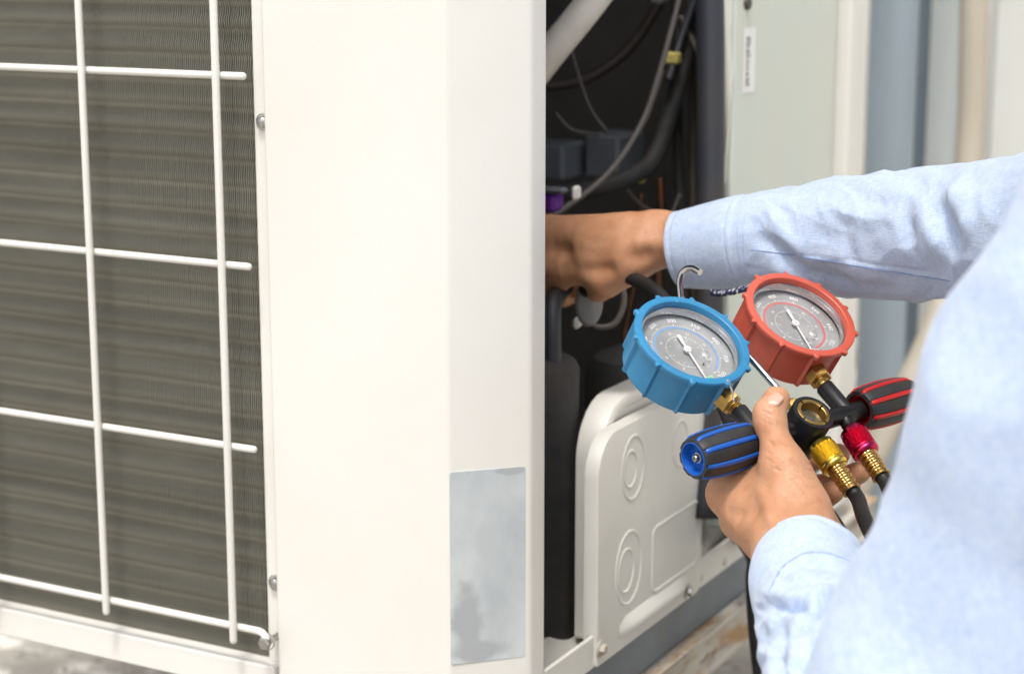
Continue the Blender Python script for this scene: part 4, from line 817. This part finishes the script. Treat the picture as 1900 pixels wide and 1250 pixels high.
# thumb nail, lying on the skin surface
bv = bodyV[0]; bn = normals(bodyV[0], bodyQ[0]); x_, y_, d_ = proj(bv); sel = ((x_ - 1433) ** 2 + (y_ - 729) ** 2 < 60) & ((bn @ -FW) > 0)
if not sel.any(): sel = ((x_ - 1433) ** 2 + (y_ - 735) ** 2 < 400) & ((bn @ -FW) > 0)
ci = np.where(sel)[0]; ci = ci[np.argmin(d_[ci])]; nn_ = nrm(bn[ci] + .35 * UP - .35 * RT); c = bv[ci] + nn_ * .0006
ax = nrm(J(1452, 716, 1.226) - J(1424, 748, 1.213)); ax = nrm(ax - nn_ * (ax @ nn_)); sd_ = np.cross(ax, nn_)
m = MB(); P = []
for t in np.linspace(-1, 1, 11):
    row = []
    for s_ in np.linspace(-1, 1, 9):
        e = .0062 * math.sqrt(max(0, 1 - max(0, abs(t) - .3) ** 2 / .55)); row.append(c + ax * (t * .0068) + sd_ * (s_ * e) - nn_ * (.0024 * s_ * s_ + .0009 * t * t))
    P.append(row)
Pa = np.array(P); m.grid(Pa); m.grid(Pa - nn_ * .0012, flip=True); m.build('thumbnail', nailm, body, True)
# ---- shirt
SV, SQ, SUV = [], [], []; so = 0
def sleeve(path, rad, squash, folds, ncirc=200, nlen=260, cuff=None, seed=0, amp=1., uref=None):
    """cloth tube; path world pts, rad radii; open first end with a turned-in hem"""
    global so
    C = crv(path, nlen); Rr = np.interp(np.linspace(0, 1, len(C)), np.linspace(0, 1, len(rad)), rad)
    Rr = crv(np.stack([np.asarray(rad, float)] * 3, 1), nlen)[:, 0][:len(C)]
    T = np.gradient(C, axis=0); T /= np.linalg.norm(T, axis=1)[:, None]; S = np.concatenate([[0], np.cumsum(np.linalg.norm(np.diff(C, axis=0), axis=1))])
    u = nrm(uref if uref is not None else UP); th = np.arange(ncirc) * 2 * math.pi / ncirc; Us, Ws = [], []
    for i in range(len(C)): u = nrm(u - T[i] * (u @ T[i])); Us.append(u); Ws.append(np.cross(T[i], u))
    Us, Ws = np.array(Us), np.array(Ws)
    dirn = np.cos(th)[None, :, None] * Us[:, None] + np.sin(th)[None, :, None] * Ws[:, None] * squash
    P = C[:, None] + Rr[:, None, None] * dirn; N = nrm(np.ones(3)); N = dirn / np.linalg.norm(dirn, axis=-1, keepdims=True)
    s_ = np.broadcast_to(S[:, None], P.shape[:2]); tt = np.broadcast_to(th[None], P.shape[:2])
    cx, sy = np.cos(tt), np.sin(tt)
    q = np.stack([s_ * 26 + cx * 1.2, cx * 1.7 + s_ * 9, sy * 1.7], -1)
    D = (.0035 * (1 - np.abs(vnoise(q, seed)) * 2) + .0016 * vnoise(q * 2.3, seed + 3) + .0010 * (1 - 2 * np.abs(vnoise(np.stack([s_ * 60 + cx * 5, cx * 3, sy * 3 + s_ * 12], -1), seed + 5)))) * amp
    if cuff:
        wgt = np.clip((s_ - cuff) / .02, 0.12, 1); D = D * wgt
        D += .0011 * (1 / (1 + np.exp((s_ - cuff) / .0006)))                      # cuff layer stands proud
        for off_ in (.0042, cuff - .0035): D -= .0005 * np.exp(-((s_ - off_) / .0011) ** 2)
    P = P + N * D[..., None]
    Vf, Nf = P.reshape(-1, 3), N.reshape(-1, 3); Vf = relief(Vf, None, [([q[:2] for q in pp], A_, w_) for pp, A_, w_ in folds], Nf); P = Vf.reshape(P.shape)
    inner = P[:22] - N[:22] * .0022; inner = inner[::-1]
    P = np.concatenate([inner, P]); sU = np.concatenate([S[:22][::-1], S]); ns = len(P)
    uv = np.stack([np.broadcast_to(sU[:, None], P.shape[:2]), np.broadcast_to(th[None] * np.mean(rad), P.shape[:2])], -1)
    idx = np.arange(ns * ncirc).reshape(ns, ncirc); a_, b_ = idx[:-1], idx[1:]
    Q = np.stack([a_, b_, np.roll(b_, -1, 1), np.roll(a_, -1, 1)], -1).reshape(-1, 4)
    SV.append(P.reshape(-1, 3)); SUV.append(uv.reshape(-1, 2)); SQ.append(Q + so); so += ns * ncirc
    return P
# right sleeve
rp = [cp(1262, 463, 1.468), cp(1325, 456, 1.454), cp(1395, 449, 1.437), cp(1475, 447, 1.420), cp(1565, 441, 1.395), cp(1660, 437, 1.360), cp(1770, 434, 1.315), cp(1860, 434, 1.270), cp(2000, 425, 1.20), cp(2250, 400, 1.14), SR]
rr2 = [.0290, .0325, .0360, .0392, .0428, .0452, .0462, .0480, .052, .060, .064]
RS = sleeve(rp, rr2, 1.0, [
    (((1398, 425, 1.37), (1430, 455, 1.345), (1475, 500, 1.34), (1520, 540, 1.34)), -.0045, .008), (((1408, 400, 1.38), (1450, 445, 1.34), (1500, 498, 1.33)), .0035, .008),
    (((1555, 395, 1.33), (1560, 450, 1.305), (1585, 500, 1.31)), -.003, .007), (((1665, 370, 1.30), (1680, 430, 1.27), (1700, 500, 1.27)), -.0035, .008),
    (((1728, 370, 1.26), (1740, 420, 1.235), (1775, 470, 1.225)), -.0075, .011), (((1760, 330, 1.25), (1775, 390, 1.225), (1800, 440, 1.21)), .006, .009), (((1700, 360, 1.27), (1715, 420, 1.25), (1745, 480, 1.24)), .004, .010),
    (((1500, 520, 1.34), (1580, 540, 1.32), (1660, 545, 1.30)), -.004, .008), (((1420, 500, 1.35), (1500, 535, 1.35)), .003, .008),
    (((1390, 463, 1.374), (1440, 469, 1.351), (1520, 482, 1.325), (1620, 499, 1.285), (1700, 512, 1.252), (1790, 527, 1.22)), -.0009, .0014), (((1390, 466, 1.374), (1440, 473, 1.351), (1520, 487, 1.325), (1620, 505, 1.285), (1700, 518, 1.252), (1790, 533, 1.22)), .0006, .003)],
    cuff=.058, seed=1, ncirc=240, nlen=420, uref=FW, amp=.7)
def thread_on(P, pts, name, r=.00034, mt=None):
    x, y, d = proj(P.reshape(-1, 3)); x = x.reshape(P.shape[:2]); y = y.reshape(P.shape[:2]); d = d.reshape(P.shape[:2]); K = []
    q_ = np.array(pts, float); ar = np.concatenate([[0], np.cumsum(np.linalg.norm(np.diff(q_, axis=0), axis=1))])
    for t in np.linspace(0, ar[-1], 60):
        px, py = np.interp(t, ar, q_[:, 0]), np.interp(t, ar, q_[:, 1]); r2 = (x - px) ** 2 + (y - py) ** 2; c = np.argwhere(r2 < 25)
        if len(c): dd = d[c[:, 0], c[:, 1]] + r2[c[:, 0], c[:, 1]] * 3e-4; i = c[np.argmin(dd)]; K.append(P[i[0], i[1]] - FW * .0003)
    K = np.array(K); K = np.array([K[max(0, i - 2):i + 3].mean(0) for i in range(len(K))]); return MB().tube(K, r, 6).build(name, mt or thread, PS, True)
THREADS = [thread_on(RS, ((1386, 462), (1440, 469), (1520, 482), (1620, 499), (1700, 512), (1775, 524)), 'sleeve_seam')]
pale_thread = mat('pale_blue_stitching', (.42, .50, .70), .9)
for ln_ in (((1386, 372), (1379, 410), (1378, 450), (1382, 490), (1390, 512)), ((1376, 374), (1369, 412), (1368, 450), (1372, 490), (1380, 516)), ((1278, 398), (1268, 430), (1268, 465), (1278, 505), (1292, 528))): THREADS.append(thread_on(RS, ln_, 'cuff_stitching', .0003, pale_thread))
# left sleeve
lp = [cp(1503, 1047, 1.155), cp(1498, 1070, 1.142), cp(1508, 1107, 1.122), cp(1529, 1157, 1.095), cp(1556, 1228, 1.055), cp(1585, 1330, 1.00), cp(1650, 1440, .955), EL]
lr = [.0338, .0350, .0362, .0385, .0415, .046, .05, .052]
LS = sleeve(lp, lr, .96, [
    (((1404, 1106), (1425, 1118), (1450, 1122), (1478, 1118), (1508, 1130)), -.0085, .0045), (((1406, 1090), (1428, 1102), (1452, 1106), (1480, 1102), (1512, 1112)), .0055, .0065), (((1415, 1140), (1445, 1146), (1475, 1150)), .0035, .009),
    (((1490, 1172), (1506, 1140), (1530, 1114), (1560, 1092), (1592, 1072)), -.0110, .0060), (((1478, 1160), (1496, 1126), (1520, 1100), (1550, 1076)), .0055, .0075), (((1508, 1182), (1528, 1148), (1555, 1122), (1590, 1102)), .0060, .0080),
    (((1436, 1070), (1470, 1044), (1510, 1038), (1560, 1052)), -.0016, .005), (((1436, 1140), (1444, 1190), (1450, 1260)), -.0055, .0065), (((1462, 1150), (1470, 1200), (1472, 1270)), .0045, .008), (((1492, 1180), (1494, 1220), (1490, 1280)), -.0085, .0060), (((1520, 1180), (1522, 1230), (1520, 1280)), .005, .008), (((1553, 1150), (1548, 1210), (1552, 1280)), -.0090, .0065), (((1414, 1160), (1424, 1220), (1432, 1270)), .003, .006)],
    cuff=.034, seed=8, ncirc=240, nlen=360, amp=.9, uref=FW)
THREADS.append(thread_on(LS, ((1424, 1100), (1436, 1072), (1456, 1044), (1490, 1024), (1530, 1023), (1562, 1032), (1584, 1042)), 'cuff_seam'))
# torso + upper arm cloth
Fs = Field(A(-.45, .35, .12), A(.95, 1.75, 1.0), .0065)
Fs.cone(hip - A(0, 0, .06), mid - fac * .03 - A(0, 0, .10), .155, .15, .06); Fs.cone(SL + sdv * .03, SR - sdv * .03, .062, .062, .04)
Fs.chain([(SL, .065), (SL * .5 + EL * .5, .0560), (EL, .0575)], .03); Fs.chain([(SR, .07), (SR * .4 + ER * .6, .052)], .03)
Fs.cone(mid + A(0, 0, .03), neck + A(0, 0, .01), .068, .062, .03)
V_, Q_ = Fs.mesh(); V_ = relax(V_, Q_, 4, .5); N_ = normals(V_, Q_)
axis_ = nrm(SL - EL); t1 = V_ @ axis_
V_ = V_ + N_ * (.005 * (1 - 2 * np.abs(vnoise(V_ * 11 + t1[:, None] * 5, 2))) + .0030 * vnoise(V_ * 22, 4) + .0040 * (1 - 2 * np.abs(vnoise(np.stack([V_ @ nrm(np.cross(axis_, FW)) * 30 + t1 * 6, V_ @ FW * 16, t1 * 3.5], 1), 6))))[:, None]
SV.append(V_); SQ.append(Q_ + so); SUV.append(np.stack([V_ @ axis_, V_ @ nrm(np.cross(axis_, FW)) + V_ @ FW * .4], 1)); so += len(V_)
m = MB(); m.add(np.concatenate(SV), np.concatenate(SQ).tolist()); shirt = m.build('shirt', shirtm, PS, True)
uvl = shirt.data.uv_layers.new(name='UVMap'); UV = np.concatenate(SUV); li = np.empty(len(shirt.data.loops), int); shirt.data.loops.foreach_get('vertex_index', li); uvl.data.foreach_set('uv', UV[li].ravel())
# patterned lining showing at the open cuff slit, sleeve pocket seam
m = MB(); P = []
for px, py, d in ((1318, 543, 1.43), (1335, 546, 1.42), (1360, 542, 1.41), (1392, 534, 1.395)): p = cp(px, py, d); P.append([p + UP * .003, p + UP * .001 - FW * .003, p - UP * .0022 - FW * .002, p - UP * .002 + FW * .002])
m.grid(P, cv=True); m.build('cuff_lining', lining, shirt, True)
# trousers, shoes, hair
Ft = Field(A(-.55, .35, -.01), A(.95, 1.95, .5), .009)
feet = []
for s_ in (-1, 1):
    hp = hip + sdv * s_ * .09 - A(0, 0, .03); kneep = hp + fac * .36; kneep[2] = .085; ank = hp - fac * .08; ank[2] = .075
    Ft.chain([(hp, .105), (kneep, .075)], .03); Ft.chain([(kneep, .07), (ank, .05)], .03); feet.append(ank)
Ft.cone(hip - sdv * .06, hip + sdv * .06, .13, .13, .04)
V_, Q_ = Ft.mesh(); V_ = relax(V_, Q_, 2); V_[:, 2] = np.maximum(V_[:, 2], .002); m = MB(); m.add(V_, Q_.tolist()); m.build('trousers', trouser, PS, True)
for ank in feet:
    f_ = Field(ank - .2, ank + .2, .008); e_ = ank - fac * .10; e_[2] = .04; a_ = A(*ank); a_[2] = .05
    f_.cone(a_, e_, .045, .036, .02); V_, Q_ = f_.mesh(); V_[:, 2] = np.maximum(V_[:, 2], .001); m = MB(); m.add(V_, Q_.tolist()); m.build('shoe', rubber, PS, True)
Fh = Field(headc - .2, headc + .2, .007); Fh.ell(headc + A(0, 0, .032) - fac * .012, hm, (.100, .083, .105), .02); V_, Q_ = Fh.mesh()
V_ = V_ + normals(V_, Q_) * (.004 * vnoise(V_ * 60))[:, None]; keep = ((V_ - headc) @ fac < .062) & (V_[:, 2] > headc[2] - .03) | (V_[:, 2] > headc[2] + .075)
Q_ = Q_[keep[Q_].all(1)]; m = MB(); m.add(V_, Q_.tolist()); m.build('hair', hairm, PS, True)
